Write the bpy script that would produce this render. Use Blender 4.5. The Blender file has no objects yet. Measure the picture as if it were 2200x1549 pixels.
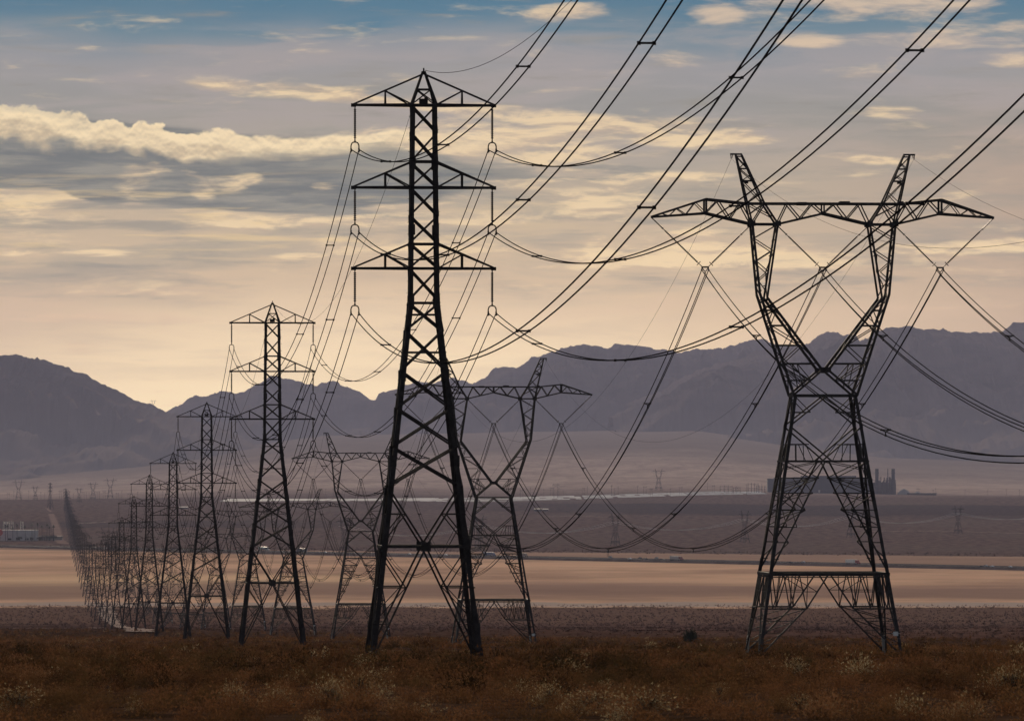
import bpy, math, random
import numpy as np
from mathutils import Vector, Matrix
R = math.radians
F = 14000.0                     # focal length in picture units used to turn survey angles into metres
YH = 1030.0                     # eye level
rng = np.random.default_rng(7)
random.seed(7)
sc = bpy.context.scene
COL = sc.collection

# ------------------------------------------------------------------ helpers
def tag(o, label=None, cat=None, group=None, kind=None):
    if label: o['label'] = label
    if cat: o['category'] = cat
    if group: o['group'] = group
    if kind: o['kind'] = kind
    return o

def empty(name, loc=(0, 0, 0), rz=0.0):
    o = bpy.data.objects.new(name, None); COL.objects.link(o)
    o.location = loc; o.rotation_euler = (0, 0, rz); o.empty_display_size = 0.5
    return o

def copy_tree(o, parent=None):
    c = o.copy(); COL.objects.link(c)
    if parent is not None:
        c.parent = parent
    for ch in list(o.children):
        copy_tree(ch, c)
    return c

class MB:
    """collects faces of one mesh"""
    def __init__(s): s.v = []; s.f = []; s.m = []; s.mi = 0
    def add(s, vs, fs):
        b = len(s.v); s.v += [tuple(v) for v in vs]
        for f in fs: s.f.append(tuple(b + i for i in f)); s.m.append(s.mi)
    def box(s, x0, x1, y0, y1, z0, z1):
        s.add([(x0,y0,z0),(x1,y0,z0),(x1,y1,z0),(x0,y1,z0),(x0,y0,z1),(x1,y0,z1),(x1,y1,z1),(x0,y1,z1)],
              [(0,3,2,1),(4,5,6,7),(0,1,5,4),(1,2,6,5),(2,3,7,6),(3,0,4,7)])
    def prism(s, a, b, poly, ux, uy):
        n = len(poly); vs = []
        for p in (a, b):
            for (u, w) in poly: vs.append(p + ux * u + uy * w)
        fs = [(i, (i + 1) % n, n + (i + 1) % n, n + i) for i in range(n)]
        fs += [tuple(range(n))[::-1], tuple(range(n, 2 * n))]
        s.add(vs, fs)
    TH = 1.0
    def bar(s, a, b, w, h=None):
        w *= MB.TH; a = Vector(a); b = Vector(b); d = b - a
        if d.length < 1e-6: return
        d.normalize()
        up = Vector((0, 1, 0)) if abs(d.y) < .95 else Vector((1, 0, 0))
        ux = d.cross(up).normalized(); uy = ux.cross(d).normalized()
        h = h or w; w2 = w / 2; h2 = h / 2
        s.prism(a, b, [(-w2,-h2),(w2,-h2),(w2,h2),(-w2,h2)], ux, uy)
    def angle(s, a, b, sx, sy, w, t):
        """L-section leg: corner outward at (sx, sy)"""
        s.prism(Vector(a), Vector(b), [(0,0),(-w,0),(-w,-t),(-t,-t),(-t,-w),(0,-w)], Vector((sx,0,0)), Vector((0,sy,0)))
    def lathe(s, a, b, prof, n=8):
        """prof: list of (t 0..1, radius) along a->b"""
        a = Vector(a); b = Vector(b); d = (b - a); L = d.length; d.normalize()
        up = Vector((0, 1, 0)) if abs(d.y) < .9 else Vector((1, 0, 0))
        ux = d.cross(up).normalized(); uy = ux.cross(d).normalized()
        vs = []; fs = []
        for (t, r) in prof:
            for k in range(n):
                an = 2 * math.pi * k / n
                vs.append(a + d * (L * t) + ux * (r * math.cos(an)) + uy * (r * math.sin(an)))
        for i in range(len(prof) - 1):
            for k in range(n):
                fs.append((i*n+k, i*n+(k+1)%n, (i+1)*n+(k+1)%n, (i+1)*n+k))
        fs.append(tuple(range(n))[::-1]); fs.append(tuple(range((len(prof)-1)*n, len(prof)*n)))
        s.add(vs, fs)
    def tube(s, pts, r, n=5):
        vs = []; fs = []; N = len(pts)
        for i, p in enumerate(pts):
            p = Vector(p); q0 = Vector(pts[max(i-1,0)]); q1 = Vector(pts[min(i+1,N-1)])
            d = (q1 - q0).normalized(); up = Vector((0,0,1)) if abs(d.z) < .9 else Vector((1,0,0))
            ux = d.cross(up).normalized(); uy = ux.cross(d)
            for k in range(n):
                an = 2*math.pi*k/n
                vs.append(p + ux*(r*math.cos(an)) + uy*(r*math.sin(an)))
        for i in range(N-1):
            for k in range(n): fs.append((i*n+k, i*n+(k+1)%n, (i+1)*n+(k+1)%n, (i+1)*n+k))
        s.add(vs, fs)
    def merge(s, o, M=None):
        b = len(s.v)
        s.v += [tuple(M @ Vector(v)) for v in o.v] if M else list(o.v)
        s.f += [tuple(b + i for i in f) for f in o.f]; s.m += o.m
    def mesh(s, name, mats):
        me = bpy.data.meshes.new(name); me.from_pydata(s.v, [], s.f)
        for m in (mats if isinstance(mats, (list, tuple)) else [mats]): me.materials.append(m)
        if any(s.m): me.polygons.foreach_set('material_index', s.m)
        me.update(); return me
    def build(s, name, mats, parent=None):
        o = bpy.data.objects.new(name, s.mesh(name, mats)); COL.objects.link(o)
        if parent is not None: o.parent = parent
        return o

def np_mesh(name, verts, faces, mats, tint=None, smooth=False):
    """verts (N,3) faces (M,k) arrays"""
    me = bpy.data.meshes.new(name); k = faces.shape[1]
    me.vertices.add(len(verts)); me.vertices.foreach_set('co', verts.astype(np.float32).ravel())
    me.loops.add(faces.size); me.loops.foreach_set('vertex_index', faces.astype(np.int32).ravel())
    me.polygons.add(len(faces)); me.polygons.foreach_set('loop_start', np.arange(0, faces.size, k, dtype=np.int32))
    if smooth: me.polygons.foreach_set('use_smooth', np.ones(len(faces), dtype=bool))
    if tint is not None:
        at = me.attributes.new('tint', 'FLOAT', 'POINT'); at.data.foreach_set('value', tint.astype(np.float32))
    me.materials.append(mats); me.update(calc_edges=True)
    o = bpy.data.objects.new(name, me); COL.objects.link(o); return o

def vnoise(x, y, seed=0):
    xi = np.floor(x).astype(np.int64); yi = np.floor(y).astype(np.int64)
    fx = x - xi; fy = y - yi; fx = fx*fx*(3-2*fx); fy = fy*fy*(3-2*fy)
    def h(a, b):
        n = (a * 374761393 + b * 668265263 + seed * 2147483647) & 0xffffffff
        n = ((n ^ (n >> 13)) * 1274126177) & 0xffffffff
        return ((n ^ (n >> 16)) & 0xffff) / 65535.0
    return (h(xi,yi)*(1-fx)+h(xi+1,yi)*fx)*(1-fy) + (h(xi,yi+1)*(1-fx)+h(xi+1,yi+1)*fx)*fy
def fbm(x, y, o=5, seed=0, ridge=False):
    s = 0; a = .5; t = 0
    for i in range(o):
        n = vnoise(x, y, seed + i*17)
        if ridge: n = 1 - np.abs(2*n - 1)
        s = s + a*n; t += a; a *= .5; x = x*2.03 + 11.3; y = y*2.03 + 5.7
    return s / t

def lin(r, g, b):
    f = lambda c: (c/255/12.92 if c/255 <= .04045 else ((c/255+.055)/1.055)**2.4)
    return (f(r), f(g), f(b), 1)

# ------------------------------------------------------------------ node expressions
class X:
    nt = None
    def __init__(s, v): s.v = v
    @staticmethod
    def put(n, i, a):
        a = a.v if isinstance(a, X) else a
        if isinstance(a, (int, float)): n.inputs[i].default_value = a
        else: X.nt.links.new(a, n.inputs[i])
    @staticmethod
    def m(op, *a, clamp=False):
        n = X.nt.nodes.new('ShaderNodeMath'); n.operation = op; n.use_clamp = clamp
        for i, q in enumerate(a): X.put(n, i, q)
        return X(n.outputs[0])
    def __add__(s, o): return X.m('ADD', s, o)
    __radd__ = __add__
    def __sub__(s, o): return X.m('SUBTRACT', s, o)
    def __rsub__(s, o): return X.m('SUBTRACT', o, s)
    def __mul__(s, o): return X.m('MULTIPLY', s, o)
    __rmul__ = __mul__
    def __truediv__(s, o): return X.m('DIVIDE', s, o)
    def clamp(s): return X.m('ADD', s, 0.0, clamp=True)
def sstep(x, a, b):
    n = X.nt.nodes.new('ShaderNodeMapRange'); n.interpolation_type = 'SMOOTHSTEP'; n.clamp = True
    flip = a > b
    if flip: a, b = b, a
    X.put(n, 0, x); n.inputs[1].default_value = a; n.inputs[2].default_value = b
    n.inputs[3].default_value = 1 if flip else 0; n.inputs[4].default_value = 0 if flip else 1
    return X(n.outputs[0])
def band(x, a, b, c, d): return sstep(x, a, b) * sstep(x, d, c)
def vec(x, y, z=0.0):
    n = X.nt.nodes.new('ShaderNodeCombineXYZ')
    for i, q in enumerate((x, y, z)): X.put(n, i, q)
    return n.outputs[0]
def noise(v, scale=1.0, detail=4.0, rough=.55, dist=0.0):
    n = X.nt.nodes.new('ShaderNodeTexNoise'); X.nt.links.new(v, n.inputs['Vector'])
    n.inputs['Scale'].default_value = scale; n.inputs['Detail'].default_value = detail
    n.inputs['Roughness'].default_value = rough; n.inputs['Distortion'].default_value = dist
    return X(n.outputs[0])
def mixc(f, a, b, blend='MIX'):
    n = X.nt.nodes.new('ShaderNodeMix'); n.data_type = 'RGBA'; n.blend_type = blend
    X.put(n, 0, f)
    for i, q in ((6, a), (7, b)):
        if isinstance(q, tuple): n.inputs[i].default_value = q
        else: X.nt.links.new(q, n.inputs[i])
    return n.outputs[2]
def ramp(x, stops, interp='EASE'):
    n = X.nt.nodes.new('ShaderNodeValToRGB'); X.put(n, 0, x); cr = n.color_ramp; cr.interpolation = interp
    while len(cr.elements) > 1: cr.elements.remove(cr.elements[-1])
    cr.elements[0].position = stops[0][0]; cr.elements[0].color = stops[0][1]
    for p, c in stops[1:]:
        e = cr.elements.new(p); e.color = c
    return n.outputs[0]
def newmat(name):
    m = bpy.data.materials.new(name); m.use_nodes = True; nt = m.node_tree; X.nt = nt
    return m, nt, nt.nodes['Principled BSDF']
def position():
    g = X.nt.nodes.new('ShaderNodeNewGeometry'); s = X.nt.nodes.new('ShaderNodeSeparateXYZ')
    X.nt.links.new(g.outputs['Position'], s.inputs[0]); return g.outputs['Position'], X(s.outputs[0]), X(s.outputs[1]), X(s.outputs[2])

def simple_mat(name, c, rough=.7, metal=0.0, var=.25, scale=1.5, spec=.3):
    m, nt, b = newmat(name)
    tc = nt.nodes.new('ShaderNodeTexCoord')
    n = noise(tc.outputs['Object'], scale, 5, .6)
    c2 = tuple(q*(1-var) for q in c[:3]) + (1,); c1 = tuple(min(1, q*(1+var)) for q in c[:3]) + (1,)
    nt.links.new(mixc(sstep(n, .3, .7), c2, c1), b.inputs['Base Color'])
    b.inputs['Roughness'].default_value = rough; b.inputs['Metallic'].default_value = metal
    b.inputs['Specular IOR Level'].default_value = spec
    return m

M = {}
M['steel'] = simple_mat('weathered_dark_steel', (.032, .027, .026), .8, 0, .3, 2.0, .12)
M['steel_b'] = simple_mat('weathered_grey_steel', (.042, .037, .037), .75, 0, .3, 2.0, .15)
M['galv'] = simple_mat('pale_leg_stub', (.42, .41, .38), .5, 0, .15, 3.0)  # paler tone for the far-side leg stubs
M['insul'] = simple_mat('brown_glazed_insulator', (.035, .022, .018), .5)
M['wire'] = simple_mat('dull_aluminium_wire', (.03, .027, .026), 1.0, spec=0.0)
M['wire_glint'] = simple_mat('glint_pale_wire', (.75, .7, .62), .4, 0, .1, spec=.5)  # pale tone puts the sun glint into the cable colour
M['spark'] = simple_mat('bare_bright_steel', (.5, .47, .42), .45, 0, .2, .5)
M['plate'] = simple_mat('white_sign_plate', (.6, .6, .58), .5)

# ------------------------------------------------------------------ ground
PD = [-4000, 0, 60, 120, 415, 700, 997, 1274, 1585, 1882, 2208, 2490, 2800, 3100, 3500, 3950, 4300, 7200, 8200, 9200, 10200, 11300, 13000, 14500, 17500, 22000, 26000, 70000]
PZ = [60, -1.65, -2.9, -4.4, -11.3, -18.1, -24.6, -31, -37.0, -43.3, -50.4, -56.6, -62.6, -67.5, -73.0, -76.6, -77, -77, -73, -67, -60.5, -52, -42, -32, 0, 70, 110, 400]
_d = np.concatenate([np.arange(-4000, 0, 50.), np.arange(0, 8000, 10.), np.arange(8000, 70001, 50.)])
_z = np.interp(_d, PD, PZ)
_zs = _z.copy()
for _ in range(6):
    _zs[1:-1] = np.where(np.abs(_d[1:-1]) > 130, (_zs[:-2] + 2*_zs[1:-1] + _zs[2:]) / 4, _zs[1:-1])
def gz(x, y):
    x = np.asarray(x, float); y = np.asarray(y, float)
    z = np.interp(y, _d, _zs)
    fan = np.clip((y - 13000) / 9000, 0, 1.6)
    az = x / np.maximum(y, 1000) * F + 1100
    tilt = np.interp(az, [-3000, 0, 300, 700, 1100, 1500, 1900, 2200, 5000], [-60, -60, -25, 40, 50, 55, -10, -25, -25])
    z = z + fan * tilt
    n = (fbm(x/45, y/70, 4, 3) - .5) * 1.2 * np.clip((y-90)/150, 0, 1) * np.clip((4000 - y)/600, 0, 1)
    n = n + (fbm(x/420, y/700, 3, 9) - .5) * 8 * np.clip((y-7400)/2500, 0, 1)
    return z + n
def gz1(x, y): return float(gz(np.array([x]), np.array([y]))[0])

rows = [-4000, -2500, -1500, -800, -400, -200, -100, -50, -20, 0]
y = 8.0
while y < 68000: rows.append(y); y *= 1.017; 
rows = np.array(rows + [68000.])
u = np.linspace(-1, 1, 281); u = np.sign(u) * (0.35*np.abs(u) + .65*np.abs(u)**2.5)
YY, UU = np.meshgrid(rows, u, indexing='ij')
XX = UU * (700 + .45 * np.abs(YY))
ZZ = gz(XX, YY)
V = np.stack([XX, YY, ZZ], -1).reshape(-1, 3)
nr, nc = YY.shape
i, j = np.meshgrid(np.arange(nr-1), np.arange(nc-1), indexing='ij'); a = (i*nc + j).ravel()
Fq = np.stack([a, a+1, a+nc+1, a+nc], -1)

m, nt, bs = newmat('desert_ground')
P, px, py, pz = position()
def D(k, s, **kw): return noise(vec(px*k, py*s, 0.0), 1.0, **kw)
fine = D(.35, .12, detail=5, rough=.65); mid = D(.02, .008, detail=5, rough=.6); big = D(.0022, .0009, detail=4)
near_soil = mixc(sstep(D(.5,.3,detail=5), .35, .65), (.034,.019,.012,1), (.085,.048,.030,1))
scrub = mixc(sstep(fine, .38, .62), (.080,.038,.029,1), (.165,.092,.068,1))
scrub = mixc(sstep(mid, .45, .7)*.5, scrub, (.16,.10,.075,1))
playa = mixc(sstep(D(.0022,.0016,detail=8,rough=.62), .34, .68), (.48,.285,.19,1), (.86,.53,.335,1))
playa = mixc(sstep(D(.012,.006,detail=8,rough=.75), .42, .66)*.45, playa, (.93,.59,.37,1))
gx = (px+270)*(1/190.0); gy = (py-4900)*(1/420.0)
playa = mixc((sstep(gx*gx+gy*gy+(D(.006,.003,detail=6)-.5)*2, 1.6, .2)*.8).clamp(), playa, (.97,.64,.38,1))  # golden pool of sunlight painted into the lake-bed colour
# grey pan towards the near shore, blotched
pan = band(py + (D(.0022,.0012,detail=7,rough=.65)-.5)*1100, 4050, 4350, 4600, 5050)
playa = mixc(pan*.75, playa, (.29,.18,.14,1))
shore = band(py + (mid-.5)*260, 3880, 3960, 4030, 4120)
playa = mixc(shore, playa, (.50,.38,.31,1))
dull = sstep(py + px*1.55, 6250, 6320) # ground beyond the highway
playa = mixc(dull*.65, playa, (.27,.18,.145,1))
baj = mixc(sstep(D(.09,.02,detail=5,rough=.65), .36, .62), (.080,.050,.044,1), (.19,.125,.10,1))
baj = mixc(sstep(D(.0035,.0012,detail=4), .45, .7)*.6, baj, (.155,.115,.095,1))
cloud_shade = band(py + px*.9 + (big-.5)*1800 + (D(.012,.004,detail=6,rough=.7)-.5)*900, 10700, 11200, 12500, 12900)*sstep(px, -400, 300)  # cloud shadow on the right, painted into the slope colour
baj = mixc(cloud_shade*.6, baj, (.022,.021,.026,1))
left_dark = band(py + (D(.0011,.0007,detail=3)-.5)*1200, 9000, 9100, 9800, 10100)*sstep(px, 100, -500)  # darker band across the left of the slope
baj = mixc(left_dark*.5, baj, (.055,.045,.045,1))
fanc = mixc(sstep(D(.006,.0016,detail=5,rough=.6), .3, .7), (.42,.30,.245,1), (.58,.43,.345,1))
c = mixc(sstep(py + px*5.5 + (mid-.5)*900, 800, 2100), near_soil, scrub)
c = mixc(sstep(py + (mid-.5)*700, 2700, 3100)*.4, c, (.23,.14,.095,1))
c = mixc(sstep(py + (mid-.5)*420 + (fine-.5)*200, 3860, 3900), c, playa)
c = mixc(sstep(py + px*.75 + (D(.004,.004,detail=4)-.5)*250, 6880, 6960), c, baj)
fanc = mixc(sstep(D(.03,.008,detail=6,rough=.7), .45, .62)*.35, fanc, (.16,.12,.10,1))
fanc = mixc(sstep(py + (D(.0006,.0003,detail=5)-.5)*9000, 16000, 22500)*.85, fanc, (.20,.16,.14,1))
c = mixc(sstep(py + (big-.5)*900, 13300, 15500), c, fanc)
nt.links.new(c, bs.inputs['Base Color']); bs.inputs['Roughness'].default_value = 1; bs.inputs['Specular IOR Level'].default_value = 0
M['ground'] = m
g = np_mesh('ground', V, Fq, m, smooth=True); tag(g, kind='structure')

# ------------------------------------------------------------------ mountains
L1 = [(-900,840),(-500,800),(-250,782),(-100,775),(0,772),(30,766),(60,765),(80,768),(120,780),(170,805),(210,822),(240,838),(270,855),(300,866),(330,876),(352,887),(400,900),(500,935),(620,980),(760,1040),(1000,1120)]
L2 = [(-1500,1000),(-400,960),(200,905),(352,887),(380,877),(420,858),(450,852),(480,847),(500,848),(520,845),(550,830),(580,812),(592,810),(610,815),(640,823),(665,828),(700,825),(722,822),(745,832),(770,848),(795,857),(805,853),(830,838),(850,833),(880,826),(900,822),(940,823),(960,818),(975,813),(990,818),(1015,828),(1030,820),(1050,810),(1060,798),(1085,790),(1110,790),(1125,780),(1140,768),(1165,758),(1200,749),(1230,747),(1260,746),(1285,750),(1305,753),(1330,744),(1355,747),(1380,752),(1420,756),(1450,760),(1500,755),(1550,752),(1580,745),(1610,735),(1635,733),(1660,743),(1690,750),(1720,755),(1800,765),(1900,775),(2000,790),(2300,830),(3500,900)]
L3 = [(1300,900),(1500,800),(1620,765),(1690,749),(1720,750),(1740,742),(1760,728),(1780,717),(1800,722),(1820,738),(1835,742),(1850,735),(1870,718),(1890,707),(1915,703),(1950,707),(2000,708),(2025,716),(2040,712),(2070,712),(2085,718),(2100,714),(2130,716),(2160,712),(2180,700),(2200,692),(2300,690),(2500,670),(2900,720),(3600,690)]
m, nt, bs = newmat('mountain_rock')
P, px, py, pz = position()
n1 = noise(vec(px*.0011, py*.0007, pz*.004), 1, detail=7, rough=.62)
c = mixc(sstep(n1, .36, .64), (.034,.029,.03,1), (.115,.09,.083,1))
gl = noise(vec(px*.006, py*.004, pz*.004), 1, detail=6, rough=.7)
c = mixc(sstep(gl, .5, .66)*.5, c, (.07,.06,.06,1))
c = mixc(sstep(pz + (n1-.5)*260, 400, 60)*.8, c, (.27,.215,.19,1))  # lower slopes paler: low haze and fan tone painted into the rock
nt.links.new(c, bs.inputs['Base Color']); bs.inputs['Roughness'].default_value = 1; bs.inputs['Specular IOR Level'].default_value = 0
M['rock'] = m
def mountain(L, yr, front, back, seed, foot):
    pxs = np.array([p[0] for p in L], float); pys = np.array([p[1] for p in L], float)
    X0 = (pxs[0]-1100)/F*yr; X1 = (pxs[-1]-1100)/F*yr
    xs = np.linspace(X0, X1, 1500); t = np.concatenate([np.linspace(-1, 0, 90), np.linspace(0, 1, 40)[1:]])
    crest = (YH - np.interp(xs/yr*F + 1100, pxs, pys))/F*yr
    crest = crest + (fbm(xs/170, xs*0+seed, 5, seed, ridge=True) - .55) * 42 + (fbm(xs/45, xs*0+1.5, 4, seed+5, ridge=True)-.55)*26
    T, XS = np.meshgrid(t, xs, indexing='ij'); CR = np.broadcast_to(crest, T.shape)
    Yv = yr + np.where(T < 0, T*front, T*back)
    # the sight-line scale widens with distance: keep the crest profile in plan, nothing else
    d = np.abs(T)
    prof = (1-d)**1.55
    warp = fbm(XS/1500, Yv/1500, 3, seed+2)*2.2
    sp = fbm(XS/1050 + warp, Yv/5200, 5, seed+1, ridge=True)
    sp2 = fbm(XS/330 + warp, Yv/900, 4, seed+8, ridge=True)
    env = np.clip(d*5, 0, 1)*np.clip((1-d)*1.6, 0, 1)
    base = foot + (CR - foot)*prof
    Z = base + env*(CR - foot)*((sp-.62)*1.15*(1-.35*d) + (sp2-.6)*.34)
    lim = foot + (CR-foot)*(1 - .30*d)         # spurs never overtop the crest
    Z = np.minimum(Z, lim)
    V = np.stack([XS, Yv, Z], -1).reshape(-1, 3); nr, nc = T.shape
    i, j = np.meshgrid(np.arange(nr-1), np.arange(nc-1), indexing='ij'); a = (i*nc+j).ravel()
    Fq = np.stack([a, a+1, a+nc+1, a+nc], -1)
    o = np_mesh('mountain_range', V, Fq, M['rock'], smooth=True); tag(o, kind='structure'); return o
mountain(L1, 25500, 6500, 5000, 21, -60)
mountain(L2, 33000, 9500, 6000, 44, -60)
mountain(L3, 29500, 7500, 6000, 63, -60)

# ------------------------------------------------------------------ pylon with three pairs of arms (double circuit)
YAW = math.atan(.0706)
def wA(z):
    return float(np.interp(z, [0, 22.8, 35.3, 37.3], [3.62, .97, .82, .10]))
def face_x(mb, z0, z1, wf, w, dbl=0.0, yh=None):
    for s in (-1, 1):
        for ax in (0, 1):
            a0, a1 = wf(z0), wf(z1)
            def pt(u, z, wv, off=0.0): return ((u*wv, s*(wv-.03-off), z) if ax == 0 else (s*(wv-.03-off), u*wv, z))
            mb.bar(pt(-1, z0, a0), pt(1, z1, a1), w); mb.bar(pt(1, z0, a0, w), pt(-1, z1, a1, w), w)
def face_h(mb, z, wf, w):
    a = wf(z)
    for s in (-1, 1):
        mb.bar((-a, s*(a-.03), z), (a, s*(a-.03), z), w); mb.bar((s*(a-.03), -a, z), (s*(a-.03), a, z), w)
def insulator_profile(nd, r, rc):
    pr = [(0, rc*.8), (.05, rc*.8)]
    for k in range(nd):
        t = .07 + .86*k/nd; dt = .86/nd
        pr += [(t, rc), (t+dt*.30, r), (t+dt*.55, r), (t+dt*.75, rc)]
    return pr + [(.95, rc*.8), (1, rc*.8)]
ARMS = [(35.25, 37.2), (30.0, 31.6), (24.85, 26.4)]
def pylon_parts():
    P = []
    for sx in (-1, 1):
        for sy in (-1, 1):
            mb = MB()
            mb.angle((sx*wA(-.6), sy*wA(-.6), -.8), (sx*wA(22.8), sy*wA(22.8), 22.8), sx, sy, .30, .05)
            mb.angle((sx*wA(22.8), sy*wA(22.8), 22.75), (sx*wA(35.3), sy*wA(35.3), 35.3), sx, sy, .25, .045)
            for z in (2, 7.3, 12.6, 18, 22.8, 27.3, 31.5):      # splice plates
                w = wA(z) + .015
                mb.box(min(sx*w, sx*(w-.34)), max(sx*w, sx*(w-.34)), min(sy*w, sy*(w+.02)), max(sy*w, sy*(w+.02)), z-.35, z+.35)
            if sx*sy > 0:                                        # step bolts up two of the legs
                z = 3.0
                while z < 35:
                    w = wA(z); mb.bar((sx*w, sy*(w-.05), z), (sx*(w+.17), sy*(w-.05), z), .028); z += .75
            P.append(('leg', mb, 'steel'))
    mb = MB()
    lv = [22.8, 24.85, 26.45, 28.2, 30.0, 31.6, 33.5, 35.25]
    for a, b in zip(lv, lv[1:]): face_x(mb, a, b, wA, .115)
    for z in (22.65, 26.4, 31.65, 35.25, 24.85, 30.0): face_h(mb, z, wA, .12)
    P.append(('upper_bracing', mb, 'steel'))
    mb = MB()
    for a, b in ((10.97, 13.49), (13.49, 15.95), (15.95, 18.32), (18.32, 20.87), (20.87, 22.65)): face_x(mb, a, b, wA, .125)
    face_h(mb, 19.5, wA, .09); face_h(mb, 21.9, wA, .08)
    zc = 7.17
    face_h(mb, zc, wA, .17)
    for s in (-1, 1):
        for ax in (0, 1):
            def pt(u, z, off=0.0):
                w = wA(z) - .03
                return (u, s*(w-off), z) if ax == 0 else (s*(w-off), u, z)
            for q in (-1, 1):
                up = wA(10.97); dn = wA(0.0)
                mb.bar(pt(q*up, 10.9), pt(0, zc), .12)
                mb.bar(pt(0, zc), pt(q*(dn-.1), -.1), .12)
                # redundants above and below the waist strut
                u1 = q*up*.55; z1 = zc + (10.9-zc)*.55
                mb.bar(pt(q*wA(z1), z1), pt(u1, z1), .08); mb.bar(pt(u1, z1), pt(q*wA(7.5), 7.4), .08)
                u2 = q*dn*.36; z2 = zc*(1-.36)
                mb.bar(pt(q*wA(z2), z2), pt(u2, z2), .08); mb.bar(pt(u2, z2), pt(q*wA(6.9), 6.9), .08)
                u3 = q*dn*.68; z3 = zc*(1-.68)
                mb.bar(pt(q*wA(z3), z3), pt(u3, z3), .06); mb.bar(pt(u2, z2), pt(q*wA(z3+.1), z3+.1), .06)
            c0 = pt(0, zc)
            if ax == 0: mb.box(-.3, .3, c0[1]-.06, c0[1]+.06, zc-.3, zc+.3)
            else: mb.box(c0[0]-.06, c0[0]+.06, -.3, .3, zc-.3, zc+.3)
    P.append(('lower_bracing', mb, 'steel'))
    mb = MB()
    for sx in (-1, 1):
        for sy in (-1, 1): mb.bar((sx*.8, sy*.8, 35.25), (sx*.09, sy*.09, 37.3), .15)
    face_h(mb, 36.25, lambda z: .46, .09); face_x(mb, 35.3, 36.25, lambda z: float(np.interp(z, [35.25, 36.25], [.78, .46])), .07)
    mb.box(-.14, .14, -.14, .14, 37.2, 37.42); mb.bar((0, 0, 37.3), (0, 0, 37.62), .09)
    P.append(('peak', mb, 'steel'))
    mb = MB(); mb.box(-.28, .05, -.2, .2, 35.34, 35.66); mb.box(.05, .26, -.15, .15, 35.34, 35.8)
    P.append(('junction_box', mb, 'steel'))
    for k, (zl, zu) in enumerate(ARMS):
        for sx in (-1, 1):
            mb = MB(); w = wA(zl); tip = (sx*4.47, 0, zl-.02); wu = .12 if k == 0 else wA(zu)
            xm = 2.45
            for sy in (-1, 1):
                ym = sy*w*(4.47-xm)/(4.47-w)
                mb.bar((sx*w, sy*w, zl), (sx*4.47, sy*.07, zl), .15)
                mb.bar((sx*wu, sy*(wu if k else .1), zu), (sx*4.47, sy*.07, zl+.06), .105)
                f = (xm-wu)/(4.47-wu); zm = zu + (zl-zu)*f; yu = sy*(wu if k else .1)*(1-f)+sy*.07*f
                mb.bar((sx*xm, ym, zl), (sx*xm, yu, zm), .1)
                mb.bar((sx*xm, yu, zm), (sx*w, sy*w, zl+.03), .09)
            mb.bar((sx*xm, -w*(4.47-xm)/(4.47-w), zl), (sx*xm, w*(4.47-xm)/(4.47-w), zl), .08)
            mb.bar((sx*w, -w, zl), (sx*xm, w*(4.47-xm)/(4.47-w), zl), .07)
            mb.bar((sx*w, w, zl), (sx*xm, -w*(4.47-xm)/(4.47-w), zl), .07)
            mb.box(sx*4.47-.16, sx*4.47+.16, -.12, .12, zl-.12, zl+.1)
            P.append(('cross_arm', mb, 'steel'))
    for k, (zl, zu) in enumerate(ARMS):
        for sx in (-1, 1):
            mb = MB(); x = sx*4.38
            mb.lathe((x, 0, zl-.1), (x, 0, zl-2.3), insulator_profile(15, .088, .045), 8)
            P.append(('insulator_string', mb, 'insul'))
            mb = MB(); z = zl-2.3
            mb.bar((x, 0, z+.06), (x, 0, z-.06), .1)
            pts = [(-.25,-.62),(-.255,-.3),(-.2,-.14),(-.09,-.07),(.09,-.07),(.2,-.14),(.255,-.3),(.25,-.62)]
            for p0, p1 in zip(pts, pts[1:]): mb.bar((x+p0[0], 0, z+p0[1]), (x+p1[0], 0, z+p1[1]), .075)
            for q in (-1, 1):                                  # suspension clamps
                mb.bar((x+q*.25, -.16, z-.5), (x+q*.25, .16, z-.5), .09)
                mb.bar((x+q*.25, -.55, z-.66), (x+q*.25, -.42, z-.66), .09); mb.bar((x+q*.25, .42, z-.66), (x+q*.25, .55, z-.66), .09)
                mb.bar((x+q*.25, -.5, z-.62), (x+q*.25, .5, z-.62), .04)
            P.append(('>yoke', mb, 'steel'))
    return P

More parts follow.
